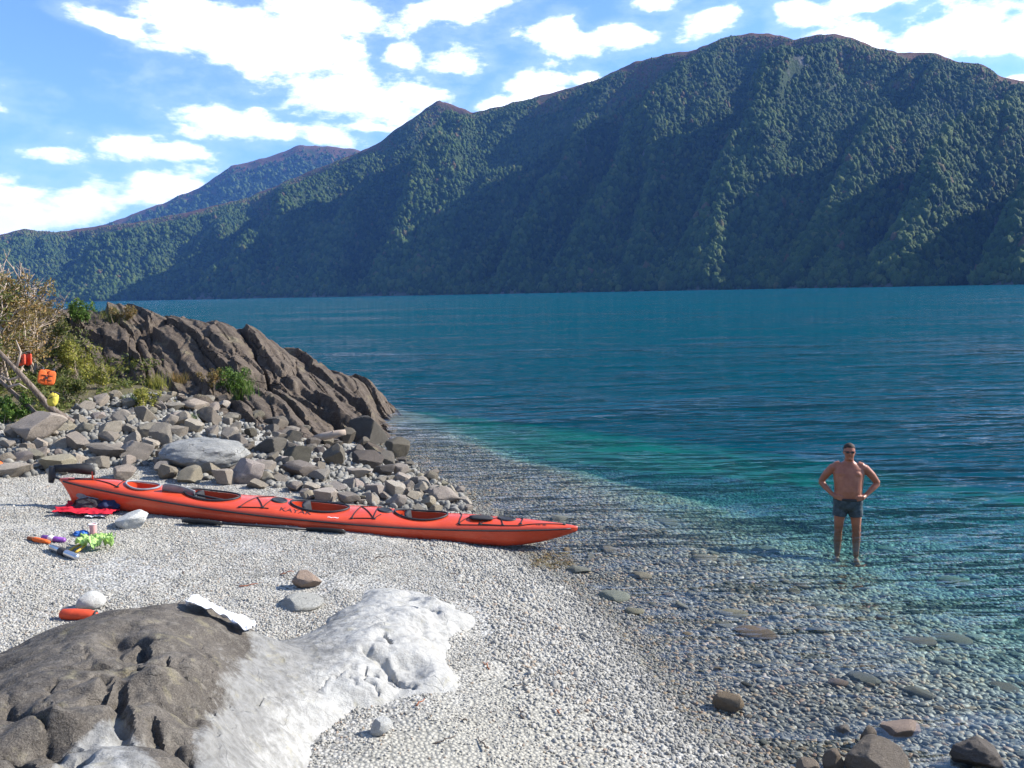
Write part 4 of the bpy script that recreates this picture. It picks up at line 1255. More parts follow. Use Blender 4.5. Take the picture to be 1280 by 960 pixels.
def join(parts):
    V, F, n = [], [], 0
    for v, f in parts:
        v = np.asarray(v)
        V.append(v)
        F += [tuple(int(i) + n for i in q) for q in f]
        n += len(v)
    return np.concatenate(V), F

def mesh_of(name, parts, smooth=True, fix=True):
    v, f = join(parts) if isinstance(parts, list) else parts
    me = mesh_from(name, v, f, smooth)
    if fix:
        bm = bmesh.new(); bm.from_mesh(me)
        bmesh.ops.recalc_face_normals(bm, faces=bm.faces)
        bm.to_mesh(me); bm.free()
    return me

def box(c, s, bevel=0.0):
    x, y, z = c; a, b, d = s[0] / 2, s[1] / 2, s[2] / 2
    v = np.array([(x + i * a, y + j * b, z + k * d) for k in (-1, 1) for j in (-1, 1) for i in (-1, 1)])
    f = [(0, 2, 3, 1), (4, 5, 7, 6), (0, 1, 5, 4), (2, 6, 7, 3), (0, 4, 6, 2), (1, 3, 7, 5)]
    return v, f

def baked(me, mods):
    """apply modifiers to a mesh through a throw-away object"""
    o = bpy.data.objects.new('temporary', me)
    COL.objects.link(o)
    extra = []
    for kind, kw in mods:
        m = o.modifiers.new(kind.lower(), kind)
        for k, v in kw.items():
            setattr(m, k, v)
    dg = bpy.context.evaluated_depsgraph_get()
    dg.update()
    res = bpy.data.meshes.new_from_object(o.evaluated_get(dg))
    bpy.data.objects.remove(o)
    res.polygons.foreach_set('use_smooth', np.ones(len(res.polygons), dtype=bool))
    return res

def text_mesh(body, size, extrude=0.0):
    cu = bpy.data.curves.new('lettering', 'FONT')
    cu.body = body; cu.size = size; cu.extrude = extrude; cu.align_x = 'CENTER'; cu.align_y = 'CENTER'
    cu.resolution_u = 3
    o = bpy.data.objects.new('temporary', cu)
    COL.objects.link(o)
    dg = bpy.context.evaluated_depsgraph_get(); dg.update()
    me = bpy.data.meshes.new_from_object(o.evaluated_get(dg))
    bpy.data.objects.remove(o)
    return me

# ------------------------------------------------------------------ the kayak
m_kay, t, out = new_mat('orange_red_plastic_hull')
co = t.coord('Object')
n = t.noise(co, 2.5, 6, 0.6)
scr = t.noise(t.scale_vec(co, (0.6, 14, 14)), 6.0, 5, 0.7)
c = t.mix(t.range(n, 0.3, 0.7), (0.52, 0.052, 0.020), (0.62, 0.075, 0.028))
c = t.mix(t.math('MULTIPLY', t.range(scr, 0.58, 0.74), 0.35), c, (0.62, 0.26, 0.16))
nr = t.bump(t.noise(co, 120, 3), 0.08, 0.003)
finish(t, out, c, 0.27, nr, 0.5, Coat_Weight=0.15, Coat_Roughness=0.12)
m_black = simple_mat('black_rubber', (0.022, 0.022, 0.024), 0.55, 0.4, 0.3, 20)
m_grey = simple_mat('grey_plastic_rim', (0.23, 0.235, 0.25), 0.5, 0.4, 0.2, 15)
m_cord = simple_mat('dark_cord', (0.03, 0.028, 0.03), 0.8, 0.2, 0.2, 30)
m_seat = simple_mat('black_seat_foam', (0.03, 0.03, 0.034), 0.8, 0.3, 0.3, 12)
m_white = simple_mat('white_print', (0.75, 0.75, 0.73), 0.6, 0.3, 0.05, 20)

Ps, Pb = ground_hit(106, 634), ground_hit(612, 681)
KL = float(np.linalg.norm(Pb - Ps)) / 0.78
kx = Vector(Pb - Ps).normalized()
ky = Vector((0, 0, 1)).cross(kx).normalized()
kz = kx.cross(ky).normalized()
roll = Matrix.Rotation(R(2.0), 3, kx)
ky = roll @ ky; kz = roll @ kz
KM = Matrix(((kx.x, ky.x, kz.x), (kx.y, ky.y, kz.y), (kx.z, ky.z, kz.z)))
k_org = Vector(Ps) - kx * (0.05 * KL) + Vector((0, 0, 0.015))
KAYAK = thing('kayak', 'long orange red triple sea kayak beached on the gravel with its bow over the water', 'kayak', k_org, KM.to_euler())

def k_beam(u):
    return 0.34 * np.clip(np.sin(math.pi * np.clip(u, 0, 1) ** 0.94), 0, 1) ** 0.62 + 0.006
def k_keel(u):
    return 0.235 * np.clip((u - 0.84) / 0.16, 0, 1) ** 1.8 * 1.25 + 0.05 * np.clip((0.03 - u) / 0.03, 0, 1) ** 1.2
def k_sheer(u):
    return 0.205 + 0.145 * np.clip((u - 0.55) / 0.45, 0, 1) ** 2 + 0.135 * np.clip((0.45 - u) / 0.45, 0, 1) ** 1.7
def k_crown(u):
    e = np.clip(np.minimum(u, 1 - u) / 0.10, 0, 1)
    return (0.085 + 0.035 * np.exp(-((u - 0.40) / 0.05) ** 2) + 0.035 * np.exp(-((u - 0.60) / 0.05) ** 2) + 0.03 * np.exp(-((u - 0.78) / 0.07) ** 2)) * e ** 0.7 + 0.006
def k_deck(u, f):
    """point on the deck, f from -1 (near rail) to 1 (far rail)"""
    b = k_beam(u)
    ph = math.acos(max(-1, min(1, f)))
    return np.array([u * KL, b * f, float(k_sheer(u)) + float(k_crown(u)) * math.sin(ph) ** 0.85])
us = np.concatenate([np.linspace(0, 0.06, 10), np.linspace(0.07, 0.93, 110), np.linspace(0.935, 1.0, 16)])
rings = []
for u in us:
    b, zk, zs, cr = float(k_beam(u)), float(k_keel(u)), float(k_sheer(u)), float(k_crown(u))
    zk = min(zk, zs - 0.01)
    pts = []
    for th in np.linspace(-90, 90, 21):
        a = abs(math.sin(R(th))) ** 0.72 * (1 if th >= 0 else -1)
        pts.append((u * KL + 0.05 * (1 - u) * 0, b * a, zk + (zs - zk) * (1 - math.cos(R(th)) ** 0.75)))
    for ph in np.linspace(0, 180, 21)[1:-1]:
        f = math.cos(R(ph))
        pts.append((u * KL, b * f, zs + cr * math.sin(R(ph)) ** 0.85))
    ring = np.array(pts)
    # raked stern: the lower edge sits further forward
    ring[:, 0] += 0.22 * np.clip(0.03 - u, 0, 1) / 0.03 * np.clip((zs - ring[:, 2]) / 0.3, 0, 1)
    rings.append(ring)
hull_me = mesh_of('hull', ring_loft(rings))
COCKPITS = [(0.157, 0.215, 0.165), (0.287, 0.37, 0.215), (0.494, 0.39, 0.215), (0.690, 0.36, 0.205)]
cutters = []
def ell_cyl(cx, rx, ry, z0, z1, k=40):
    a = np.linspace(0, 2 * math.pi, k, endpoint=False)
    sh = [np.stack([cx + rx * q * np.cos(a), ry * q * np.sin(a), np.full(k, z)], axis=1) for z, q in ((z0, 0.86), (z0 + 0.04, 0.97), (z1, 1.0))]
    return ring_loft(sh)
hobj = bpy.data.objects.new('temporary', hull_me); COL.objects.link(hobj)
for (u, hl, hw) in COCKPITS:
    cm = mesh_of('cutter', ell_cyl(u * KL, hl, hw, 0.06 + (0.05 if hl < 0.3 else 0), 0.8))
    cob_ = bpy.data.objects.new('temporary', cm); COL.objects.link(cob_)
    bmod = hobj.modifiers.new('cut', 'BOOLEAN'); bmod.operation = 'DIFFERENCE'; bmod.object = cob_; bmod.solver = 'EXACT'
    cutters.append(cob_)
dg = bpy.context.evaluated_depsgraph_get(); dg.update()
hull2 = bpy.data.meshes.new_from_object(hobj.evaluated_get(dg))
for c_ in cutters + [hobj]:
    bpy.data.objects.remove(c_)
hull2.polygons.foreach_set('use_smooth', np.ones(len(hull2.polygons), dtype=bool))
try:
    hull2.set_sharp_from_angle(angle=R(38))
except Exception:
    pass
put('hull', hull2, m_kay, KAYAK)
# rubber seam along each rail
for side in (-1, 1):
    path = [(u * KL, side * (float(k_beam(u)) + 0.002), float(k_sheer(u)) - 0.004) for u in np.linspace(0.012, 0.985, 90)]
    put('seam', mesh_of('seam', tube(path, 0.011, 6)), m_black, KAYAK)
# coamings, seats
for i, (u, hl, hw) in enumerate(COCKPITS):
    path = []
    for a in np.linspace(0, 2 * math.pi, 49):
        x = u * KL + hl * math.cos(a); y = hw * math.sin(a)
        uu = x / KL; f = y / float(k_beam(uu))
        path.append(k_deck(uu, f) + np.array([0, 0, 0.016]))
    cmn = put('coaming', mesh_of('coaming', tube(path, [0.013] * len(path), 8)), m_grey if i == 0 else m_black, KAYAK)
    if i:
        sx = u * KL - hl * 0.35
        a = np.linspace(-1, 1, 9)
        back = [np.array([[sx - 0.02 - 0.05 * h - 0.03 * (1 - q * q), 0.17 * q * (1 - 0.12 * h), 0.08 + 0.24 * h] for q in a] + [[sx + 0.03 - 0.05 * h - 0.03 * (1 - q * q), 0.17 * q * (1 - 0.12 * h), 0.08 + 0.24 * h] for q in a[::-1]]) for h in (0, 0.4, 0.8, 1.0)]
        pan = [np.array([[sx + d, 0.17 * q, 0.085 + 0.03 * q * q + 0.02 * e] for q in a] + [[sx + d, 0.17 * q, 0.065] for q in a[::-1]]) for d, e in ((0, 0), (0.12, -0.2), (0.28, 0.3), (0.36, 0.8))]
        put('seat', mesh_of('seat', [ring_loft(back), ring_loft(pan)]), m_seat, KAYAK)
# round and oval hatches
for u, rx, ry, mt in ((0.416, 0.105, 0.105, m_black), (0.620, 0.10, 0.10, m_black), (0.858, 0.13, 0.085, m_black)):
    a = np.linspace(0, 2 * math.pi, 28, endpoint=False)
    rg = []
    for q, dz in ((1.0, -0.02), (1.0, 0.012), (0.86, 0.020), (0.80, 0.012), (0.3, 0.016), (0.02, 0.016)):
        ring = []
        for w in a:
            x = u * KL + rx * q * math.cos(w); y = ry * q * math.sin(w) - (0.03 if rx > 0.12 else 0.06) * 0
            ring.append(k_deck(x / KL, y / float(k_beam(x / KL))) + np.array([0, 0, dz]))
        rg.append(np.array(ring))
    put('hatch', mesh_of('hatch', ring_loft(rg)), mt, KAYAK)
# deck lines and fittings
def deck_path(pts, n=10, lift=0.007):
    out = []
    for (u0, f0), (u1, f1) in zip(pts[:-1], pts[1:]):
        for q in np.linspace(0, 1, n, endpoint=False):
            out.append(k_deck(u0 + (u1 - u0) * q, f0 + (f1 - f0) * q) + np.array([0, 0, lift]))
    out.append(k_deck(*pts[-1]) + np.array([0, 0, lift]))
    return out
LINES = [[(0.352, -0.86), (0.372, 0.1), (0.400, 0.55)], [(0.352, -0.86), (0.392, -0.80), (0.405, -0.80)], [(0.372, 0.1), (0.394, -0.80), (0.406, 0.2)], [(0.562, -0.86), (0.572, 0.3), (0.600, 0.55)], [(0.562, -0.86), (0.604, -0.82), (0.615, -0.5)], [(0.572, 0.3), (0.602, -0.82), (0.606, 0.4)],
         [(0.765, -0.84), (0.770, 0.0), (0.765, 0.84)], [(0.765, -0.84), (0.800, 0.2), (0.806, -0.84)], [(0.806, -0.84), (0.845, 0.1), (0.850, -0.84)], [(0.806, -0.84), (0.850, -0.86)], [(0.885, -0.7), (0.890, 0.0), (0.885, 0.7)], [(0.765, -0.9), (0.885, -0.86), (0.972, -0.3)],
         [(0.02, -0.5), (0.07, -0.2), (0.118, -0.75)], [(0.118, -0.75), (0.118, 0.75)], [(0.03, -0.1), (0.08, 0.4), (0.118, 0.75)]]
for ln in LINES:
    put('deck_line', mesh_of('deck_line', tube(deck_path(ln), 0.006, 5)), m_cord, KAYAK)
for u, f in ((0.352, -0.86), (0.394, -0.80), (0.562, -0.86), (0.604, -0.82), (0.765, -0.84), (0.806, -0.84), (0.850, -0.84), (0.885, -0.7), (0.118, -0.75), (0.972, -0.3)):
    p = k_deck(u, f)
    put('fitting', mesh_of('fitting', [ellipsoid(p + np.array([0, 0, 0.006]), (0.025, 0.014, 0.012), 10, 6)]), m_black, KAYAK)
# dark pouch under the bow lines
pp = deck_path([(0.785, -0.4), (0.83, -0.3)], 6, 0.02)
put('deck_pouch', mesh_of('deck_pouch', tube(pp, [0.05, 0.075, 0.08, 0.08, 0.08, 0.075, 0.05], 10, 0.3)), m_seat, KAYAK)
# rudder folded up over the stern deck
rud_z = float(k_sheer(0.0))
rp = put('rudder', mesh_of('rudder', [tube([(-0.10, 0, rud_z - 0.06), (-0.09, 0, rud_z + 0.03), (-0.085, 0, rud_z + 0.16)], [0.035, 0.05, 0.045], 10, 0.6), tube([(-0.09, 0, rud_z + 0.03), (0.02, 0, rud_z + 0.0)], [0.03, 0.025], 8, 0.6)]), m_black, KAYAK)
prof = [(-0.10, 0.10), (-0.06, 0.18), (0.12, 0.21), (0.34, 0.245), (0.42, 0.23), (0.46, 0.15), (0.46, 0.10), (0.30, 0.095), (0.10, 0.105), (-0.05, 0.085)]
bl = [np.array([(x, y_, rud_z + z) for x, z in prof]) for y_ in (-0.012, 0.012)]
put('rudder_blade', mesh_of('rudder_blade', ring_loft(bl)), m_black, rp)
put('deck_post', mesh_of('deck_post', tube([k_deck(0.062, 0), k_deck(0.062, 0) + np.array([0, 0, 0.11])], [0.012, 0.016], 8)), m_kay, KAYAK)
# lettering, laid on the deck
def on_deck(name, body, size, u, f, mat):
    me = text_mesh(body, size)
    co_ = np.empty(len(me.vertices) * 3); me.vertices.foreach_get('co', co_); co_ = co_.reshape(-1, 3)
    b = float(k_beam(u))
    outp = []
    for x, y, _ in co_:
        uu = u + x / KL
        outp.append(k_deck(uu, max(-0.99, f + y / b * 0.9)) + np.array([0, -0.001, 0.004]))
    me.vertices.foreach_set('co', np.array(outp, np.float32).ravel()); me.update()
    put(name, me, mat, KAYAK)
on_deck('lettering', 'KAYAK', 0.13, 0.455, -0.72, m_black)
# emblem near the stern and a maker's flash near the bow
for nm, u0, u1, fz, mt in (('emblem', 0.040, 0.062, 0.55, m_grey),):
    a = np.linspace(0, 2 * math.pi, 20, endpoint=False)
    um = (u0 + u1) / 2
    pts = []
    for w in a:
        u = um + (u1 - u0) / 2 * math.cos(w)
        zz = fz + 0.12 * math.sin(w)
        zk, zs = float(k_keel(u)), float(k_sheer(u))
        th = math.acos(min(1, max(0, (1 - zz)) ** (1 / 0.75)))
        pts.append((u * KL, -float(k_beam(u)) * math.sin(th) ** 0.72 - 0.004, zk + (zs - zk) * zz))
    put(nm, mesh_from(nm, np.array(pts), [tuple(range(20))]), mt, KAYAK)
on_deck('lettering', 'VIII  IIII', 0.05, 0.925, -0.72, m_black)
on_deck('lettering', '~~', 0.13, 0.527, -0.86, m_white)

# ------------------------------------------------------------------ paddles
def paddle(name, label, p0, p1, dihedral, mat, blade_len=0.46, blade_w=0.085, both=True):
    """shaft from p0 to p1 with a blade at p0 (and one at p1)"""
    p0, p1 = np.array(p0, float), np.array(p1, float)
    o = thing(name, label, 'paddle', tuple(p0))
    d = (p1 - p0); L = np.linalg.norm(d); d /= L
    s = np.cross(d, [0, 0, 1.0]); s /= np.linalg.norm(s); u = np.cross(s, d)
    a = R(dihedral); bs = math.cos(a) * s + math.sin(a) * u; bu = -math.sin(a) * s + math.cos(a) * u
    put('shaft', mesh_of('shaft', tube([d * blade_len * 0.8, d * (L / 2), d * (L - (blade_len * 0.8 if both else 0))], 0.015, 10)), m_black, o)
    for e in ((0, 1), (L, -1)) if both else ((0, 1),):
        rg = []
        for q in np.linspace(0, 1, 13):
            w = blade_w * (0.18 + 0.82 * math.sin(math.pi * min(1, (1 - q) * 0.62 + 0.14)) ** 0.8) * (1 if q > 0.03 else 0.6)
            cc = d * (e[0] + e[1] * blade_len * q)
            rg.append(np.array([cc + w * math.cos(z) * bs + (0.010 * math.sin(z) + 0.03 * (math.cos(z) ** 2 - 0.5) * 0.5) * bu for z in np.linspace(0, 2 * math.pi, 16, endpoint=False)]))
        put('blade', mesh_of('blade', ring_loft(rg)), mat, o)
    return o
def kw(u, y, z):
    return np.array(k_org) + np.array(KM @ Vector((u * KL, y, z)))
m_bl_grey = simple_mat('grey_paddle_blade', (0.20, 0.21, 0.22), 0.45, 0.5, 0.2, 10)
m_bl_dark = simple_mat('dark_paddle_blade', (0.035, 0.037, 0.042), 0.35, 0.5, 0.3, 10)
pa = kw(0.198, -0.09, float(k_deck(0.198, -0.3)[2]) + 0.035); pb_ = kw(0.42, 0.05, 0.16)
paddle('paddle', 'grey bladed paddle lying on the deck with its shaft inside the second cockpit', pa, pb_, 60, m_bl_grey, 0.42, 0.10, both=False)
g0, g1 = ground_hit(228, 656), ground_hit(432, 668)
paddle('paddle', 'black paddle lying on the gravel in the shade of the hull', g0 + np.array([0, 0, 0.05]), g1 + np.array([0, 0, 0.03]), 35, m_bl_dark, 0.50, 0.095, both=True)

# ------------------------------------------------------------------ the bather
man_w = at_z(1061, 657, 0.0)
bed_at = float(gz_fast(np.array([man_w[0]]), np.array([man_w[1] + 0.05]))[0])
MH = 1.0
foot_z = bed_at + 0.01          # the feet rest on the stones of the bed
MAN = thing('person', 'shirtless person in grey swim trunks and sunglasses standing knee deep, hands on hips', 'person', (man_w[0], man_w[1] + 0.05, foot_z), (0, 0, R(-16)))
def eloft(levels, k=24):
    a = np.linspace(0, 2 * math.pi, k, endpoint=False)
    return ring_loft([np.stack([cx + rx * np.sign(np.cos(a)) * np.abs(np.cos(a)) ** 0.9, cy + ry * np.sign(np.sin(a)) * np.abs(np.sin(a)) ** 0.9, np.full(k, z)], axis=1) for (z, rx, ry, cx, cy) in levels])
def limb(pts, rad, k=14, n=5):
    P, Q = [], []
    pts = np.array(pts, float)
    for i in range(len(pts) - 1):
        for q in np.linspace(0, 1, n, endpoint=False):
            P.append(pts[i] * (1 - q) + pts[i + 1] * q); Q.append(rad[i] * (1 - q) + rad[i + 1] * q)
    P.append(pts[-1]); Q.append(rad[-1])
    return tube(P, Q, k)
torso = [(0.83, 0.10, 0.09, 0, 0.01), (0.88, 0.165, 0.125, 0, 0.01), (0.95, 0.178, 0.135, 0, 0.0), (1.02, 0.176, 0.142, 0, -0.01), (1.10, 0.176, 0.145, 0, -0.015), (1.18, 0.180, 0.140, 0, -0.01), (1.27, 0.190, 0.132, 0, 0.0), (1.35, 0.198, 0.125, 0, 0.0), (1.42, 0.190, 0.108, 0, 0.01), (1.47, 0.150, 0.085, 0, 0.015), (1.505, 0.095, 0.068, 0, 0.015), (1.53, 0.064, 0.062, 0, 0.01), (1.58, 0.058, 0.060, 0, -0.005), (1.61, 0.056, 0.058, 0, -0.01)]
torso = [(z, rx * (1.10 if z < 1.46 else 1.0), ry * (1.14 if z < 1.3 else 1.05), cx, cy) for z, rx, ry, cx, cy in torso]
parts = [eloft(torso)]
head = [(1.545, 0.030, 0.034, 0, -0.050), (1.565, 0.048, 0.058, 0, -0.036), (1.59, 0.059, 0.074, 0, -0.026), (1.62, 0.067, 0.086, 0, -0.020), (1.66, 0.073, 0.094, 0, -0.014), (1.70, 0.076, 0.098, 0, -0.008), (1.735, 0.072, 0.092, 0, -0.002), (1.76, 0.058, 0.074, 0, 0.0), (1.776, 0.034, 0.044, 0, 0.0), (1.782, 0.012, 0.015, 0, 0.0)]
parts.append(eloft(head))
parts += [ellipsoid((0, -0.112, 1.645), (0.013, 0.020, 0.026), 10, 6), ellipsoid((0, -0.100, 1.668), (0.010, 0.012, 0.022), 8, 6), ellipsoid((0, -0.098, 1.608), (0.024, 0.010, 0.008), 8, 6), ellipsoid((0, -0.096, 1.572), (0.022, 0.016, 0.014), 8, 6), ellipsoid((0, -0.098, 1.694), (0.044, 0.014, 0.008), 8, 6)]
for sd in (-1, 1):
    parts.append(ellipsoid((sd * 0.077, 0.005, 1.655), (0.010, 0.020, 0.030), 8, 6))          # ear
    parts.append(ellipsoid((sd * 0.088, -0.085, 1.345), (0.075, 0.045, 0.055), 14, 8))        # chest
    parts.append(ellipsoid((sd * 0.195, 0.01, 1.425), (0.068, 0.064, 0.062), 14, 8))          # shoulder
    parts.append(limb([(sd * 0.12, 0.02, 1.47), (sd * 0.19, 0.012, 1.45)], [0.055, 0.055]))   # trapezius
    elbow = np.array([sd * (0.375 if sd < 0 else 0.405), 0.075, 1.185 if sd < 0 else 1.195])
    wrist = np.array([sd * 0.225, -0.065, 1.035])
    sh_ = np.array([sd * 0.210, 0.01, 1.43])
    mid = (sh_ + elbow) / 2 + np.array([sd * 0.01, 0, 0.005])
    parts.append(limb([sh_, mid, elbow], [0.062, 0.056, 0.043]))
    fm = elbow * 0.65 + wrist * 0.35
    parts.append(limb([elbow, fm, wrist], [0.043, 0.044, 0.029]))
    palm = np.array([sd * 0.180, -0.130, 1.015])
    parts.append(limb([wrist, palm], [0.028, 0.030]))
    parts.append(ellipsoid(palm, (0.034, 0.022, 0.038), 10, 6))
    for fi, (dz, ln_) in enumerate(((0.026, 0.070), (0.008, 0.078), (-0.012, 0.072), (-0.030, 0.058))):
        a0 = palm + np.array([-sd * 0.018, -0.016, dz])
        a1 = a0 + np.array([-sd * ln_ * 0.55, -0.018, -0.006])
        a2 = a1 + np.array([-sd * ln_ * 0.5, 0.004, -0.010])
        parts.append(limb([a0, a1, a2], [0.0105, 0.0098, 0.0078], 8, 3))
    t0 = palm + np.array([sd * 0.022, 0.018, 0.018]); t1 = t0 + np.array([sd * 0.006, 0.040, 0.016]); t2 = t1 + np.array([-sd * 0.004, 0.034, 0.004])
    parts.append(limb([t0, t1, t2], [0.012, 0.011, 0.009], 8, 3))
    hip = np.array([sd * 0.090, 0.005, 0.90]); knee = np.array([sd * 0.125, -0.005, 0.485]); calf = np.array([sd * 0.128, 0.025, 0.33]); ank = np.array([sd * 0.130, 0.02, 0.085])
    parts.append(limb([hip, hip * 0.5 + knee * 0.5 + np.array([sd * 0.006, -0.005, 0]), knee, calf, ank], [0.095, 0.078, 0.056, 0.058, 0.036]))
    parts.append(ellipsoid((sd * 0.128, -0.03, 0.49), (0.046, 0.040, 0.050), 12, 8))
    parts.append(limb([(sd * 0.130, 0.045, 0.04), (sd * 0.138, -0.06, 0.045), (sd * 0.150, -0.155, 0.028)], [0.038, 0.042, 0.026]))
    for q in range(5):
        parts.append(ellipsoid((sd * (0.125 + 0.014 * q), -0.185 + 0.008 * q, 0.018), (0.009 if q else 0.012, 0.022, 0.012), 8, 5))
body_me = mesh_of('body', parts)
body_me = baked(body_me, [('REMESH', dict(mode='VOXEL', voxel_size=0.0085)), ('SMOOTH', dict(factor=0.5, iterations=3))])
m_skin, t, out = new_mat('tanned_skin')
co = t.coord('Object')
nz = t.noise(co, 9.0, 5)
cs = t.mix(t.range(nz, 0.3, 0.7), (0.28, 0.100, 0.055), (0.38, 0.150, 0.085))
cs = t.mix(t.math('MULTIPLY', t.range(t.noise(co, 28.0, 5), 0.45, 0.7), 0.35), cs, (0.22, 0.070, 0.040))
finish(t, out, cs, 0.42, t.bump(t.noise(co, 60, 3), 0.1, 0.01), 0.4, Subsurface_Weight=0.08, Subsurface_Radius=(0.02, 0.008, 0.004))
put('body', body_me, m_skin, MAN)
sp = [eloft([(0.80, 0.13, 0.115, 0, 0.01), (0.86, 0.197, 0.160, 0, 0.01), (0.93, 0.208, 0.168, 0, 0.0), (0.985, 0.205, 0.172, 0, -0.008)])]
for sd in (-1, 1):
    sp.append(limb([(sd * 0.09, 0.004, 0.90), (sd * 0.104, 0.0, 0.79), (sd * 0.112, -0.002, 0.705)], [0.108, 0.104, 0.098], 20))
sh_me = baked(mesh_of('shorts', sp), [('REMESH', dict(mode='VOXEL', voxel_size=0.011)), ('SMOOTH', dict(factor=0.5, iterations=2))])
m_short = simple_mat('grey_blue_swim_fabric', (0.060, 0.080, 0.092), 0.8, 0.2, 0.4, 14, 1.0)
put('swim_trunks', sh_me, m_short, MAN)
put('waistband', mesh_of('waistband', eloft([(0.965, 0.208, 0.172, 0, -0.005), (0.972, 0.211, 0.176, 0, -0.006), (0.992, 0.210, 0.177, 0, -0.008), (1.0, 0.204, 0.172, 0, -0.008)])), m_black, MAN)
hr = [eloft([(1.655, 0.070, 0.060, 0, 0.042), (1.69, 0.080, 0.080, 0, 0.030), (1.725, 0.080, 0.098, 0, 0.006), (1.755, 0.070, 0.088, 0, 0.0), (1.778, 0.048, 0.062, 0, 0.0), (1.792, 0.016, 0.022, 0, 0.0)])]
hv, hf = hr[0]
hv = hv + 0.004 * fbm(hv * 40, 2, 3)[:, None] * np.array([1, 1, 1])
put('hair', mesh_of('hair', (hv, hf)), simple_mat('short_dark_hair', (0.035, 0.024, 0.018), 0.7, 0.3, 0.4, 60, 0.6), MAN)
gl_parts = []
for sd in (-1, 1):
    gl_parts.append(ellipsoid((sd * 0.033, -0.103, 1.672), (0.028, 0.010, 0.019), 14, 8))
    gl_parts.append(tube([(sd * 0.058, -0.096, 1.678), (sd * 0.079, -0.05, 1.678), (sd * 0.081, 0.005, 1.672)], 0.004, 6))
gl_parts.append(tube([(-0.012, -0.113, 1.676), (0.012, -0.113, 1.676)], 0.004, 6))
m_glass = simple_mat('dark_sunglass', (0.012, 0.012, 0.014), 0.12, 0.6, 0.1, 10)
put('sunglasses', mesh_of('sunglasses', gl_parts), m_glass, MAN)

# ------------------------------------------------------------------ camp things on the beach
def gpt(px, py):
    return ground_hit(px, py)

def cloth(cx, cy, w, d, rotz, seed, amp=0.05, nx=46, ny=30, base=None, droop=0.0):
    """a crumpled piece of cloth following what lies under it"""
    u, v = np.meshgrid(np.linspace(-1, 1, nx), np.linspace(-1, 1, ny))
    P = np.stack([u.ravel(), v.ravel(), np.zeros(u.size)], axis=1)
    q = fbm(P * 1.5 + seed, 3, seed); q2 = fbm(P * 1.3 + seed + 5, 3, seed + 2)
    X = u.ravel() * w / 2 * (1 + 0.22 * q) ; Y = v.ravel() * d / 2 * (1 + 0.28 * q2)
    c, s = math.cos(rotz), math.sin(rotz)
    x = cx + c * X - s * Y; y = cy + s * X + c * Y
    z = (base or gz_fast)(x, y) + 0.012 + amp * np.clip(ridged(P * np.array([1.6, 2.6, 1]) + seed, 3, seed + 7) * 0.5 + 0.25, 0, 2)
    V = np.stack([x, y, z], axis=1)
    return mesh_from('cloth', V, grid_faces(nx, ny))
m_redcloth = simple_mat('red_cloth', (0.50, 0.018, 0.035), 0.85, 0.15, 0.25, 14, 0.4)
m_whitecloth = simple_mat('white_towel', (0.62, 0.62, 0.64), 0.9, 0.1, 0.12, 30, 0.5)
m_char = simple_mat('charcoal_fabric', (0.045, 0.042, 0.045), 0.8, 0.2, 0.3, 18, 0.5)
m_navy = simple_mat('navy_fabric', (0.022, 0.03, 0.07), 0.8, 0.2, 0.3, 18, 0.5)
m_steel = simple_mat('brushed_steel', (0.55, 0.55, 0.57), 0.28, 0.5, 0.08, 40, Metallic=0.9)
m_purple = simple_mat('purple_wrapper', (0.20, 0.06, 0.30), 0.35, 0.5, 0.3, 12)
m_orange = simple_mat('orange_fabric', (0.68, 0.13, 0.028), 0.7, 0.25, 0.15, 14, 0.4)
m_orange2 = simple_mat('orange_red_fabric', (0.55, 0.065, 0.024), 0.6, 0.3, 0.15, 14, 0.4)
m_yellow = simple_mat('yellow_fabric', (0.55, 0.46, 0.07), 0.7, 0.25, 0.15, 14, 0.4)
m_blue = simple_mat('blue_cloth', (0.04, 0.14, 0.42), 0.8, 0.2, 0.25, 20, 0.4)
m_pink = simple_mat('pink_plastic', (0.68, 0.36, 0.34), 0.5, 0.4, 0.1, 20)
m_tan = simple_mat('ochre_plastic', (0.60, 0.36, 0.05), 0.5, 0.4, 0.15, 20)
m_brown = simple_mat('brown_leather', (0.28, 0.09, 0.035), 0.6, 0.3, 0.3, 20)

def lump(name, c, r, seed, rough=0.25, sub=4, freq=1.7):
    v, f = ico(sub)
    v = v * (1 + rough * fbm(v * freq + seed, 4, seed))[:, None] * np.array(r)
    v[:, 2] = np.maximum(v[:, 2], -r[2] * 0.55)
    return mesh_from(name, v, f)

g = gpt(117, 641)
put('red_cloth', cloth(g[0], g[1], 0.72, 0.62, 0.1, 4, 0.07), m_redcloth, label='crumpled red cloth spread on the gravel beside the kayak stern', category='cloth')
def rest(px, py, lift=0.0):
    q = gpt(px, py); return (q[0], q[1], q[2] + lift)
BAGT = thing('bag', 'dark charcoal soft bag lying on the red cloth', 'bag', rest(110, 640, 0.06))
put('body', lump('bag_body', None, (0.20, 0.13, 0.13), 11), m_char, BAGT)
put('strap', mesh_of('strap', tube([(-0.15, -0.05, 0.05), (-0.08, -0.13, 0.13), (0.05, -0.12, 0.14), (0.14, -0.06, 0.05)], 0.012, 6, 0.4)), m_black, BAGT)
put('zip', mesh_of('zip', tube([(-0.14, 0.02, 0.105), (0, 0.0, 0.145), (0.14, 0.02, 0.105)], 0.007, 6)), m_grey, BAGT)
o = put('folded_jacket', lump('jacket', None, (0.15, 0.13, 0.12), 13, 0.35), m_navy, label='bundled navy garment on the red cloth beside the dark bag', category='garment', loc=rest(137, 640, 0.06))
o = put('folded_cloth', lump('blanket', None, (0.13, 0.08, 0.10), 14, 0.35), m_redcloth, label='upright bunch of red cloth behind the navy garment', category='cloth', loc=rest(143, 634, 0.07))
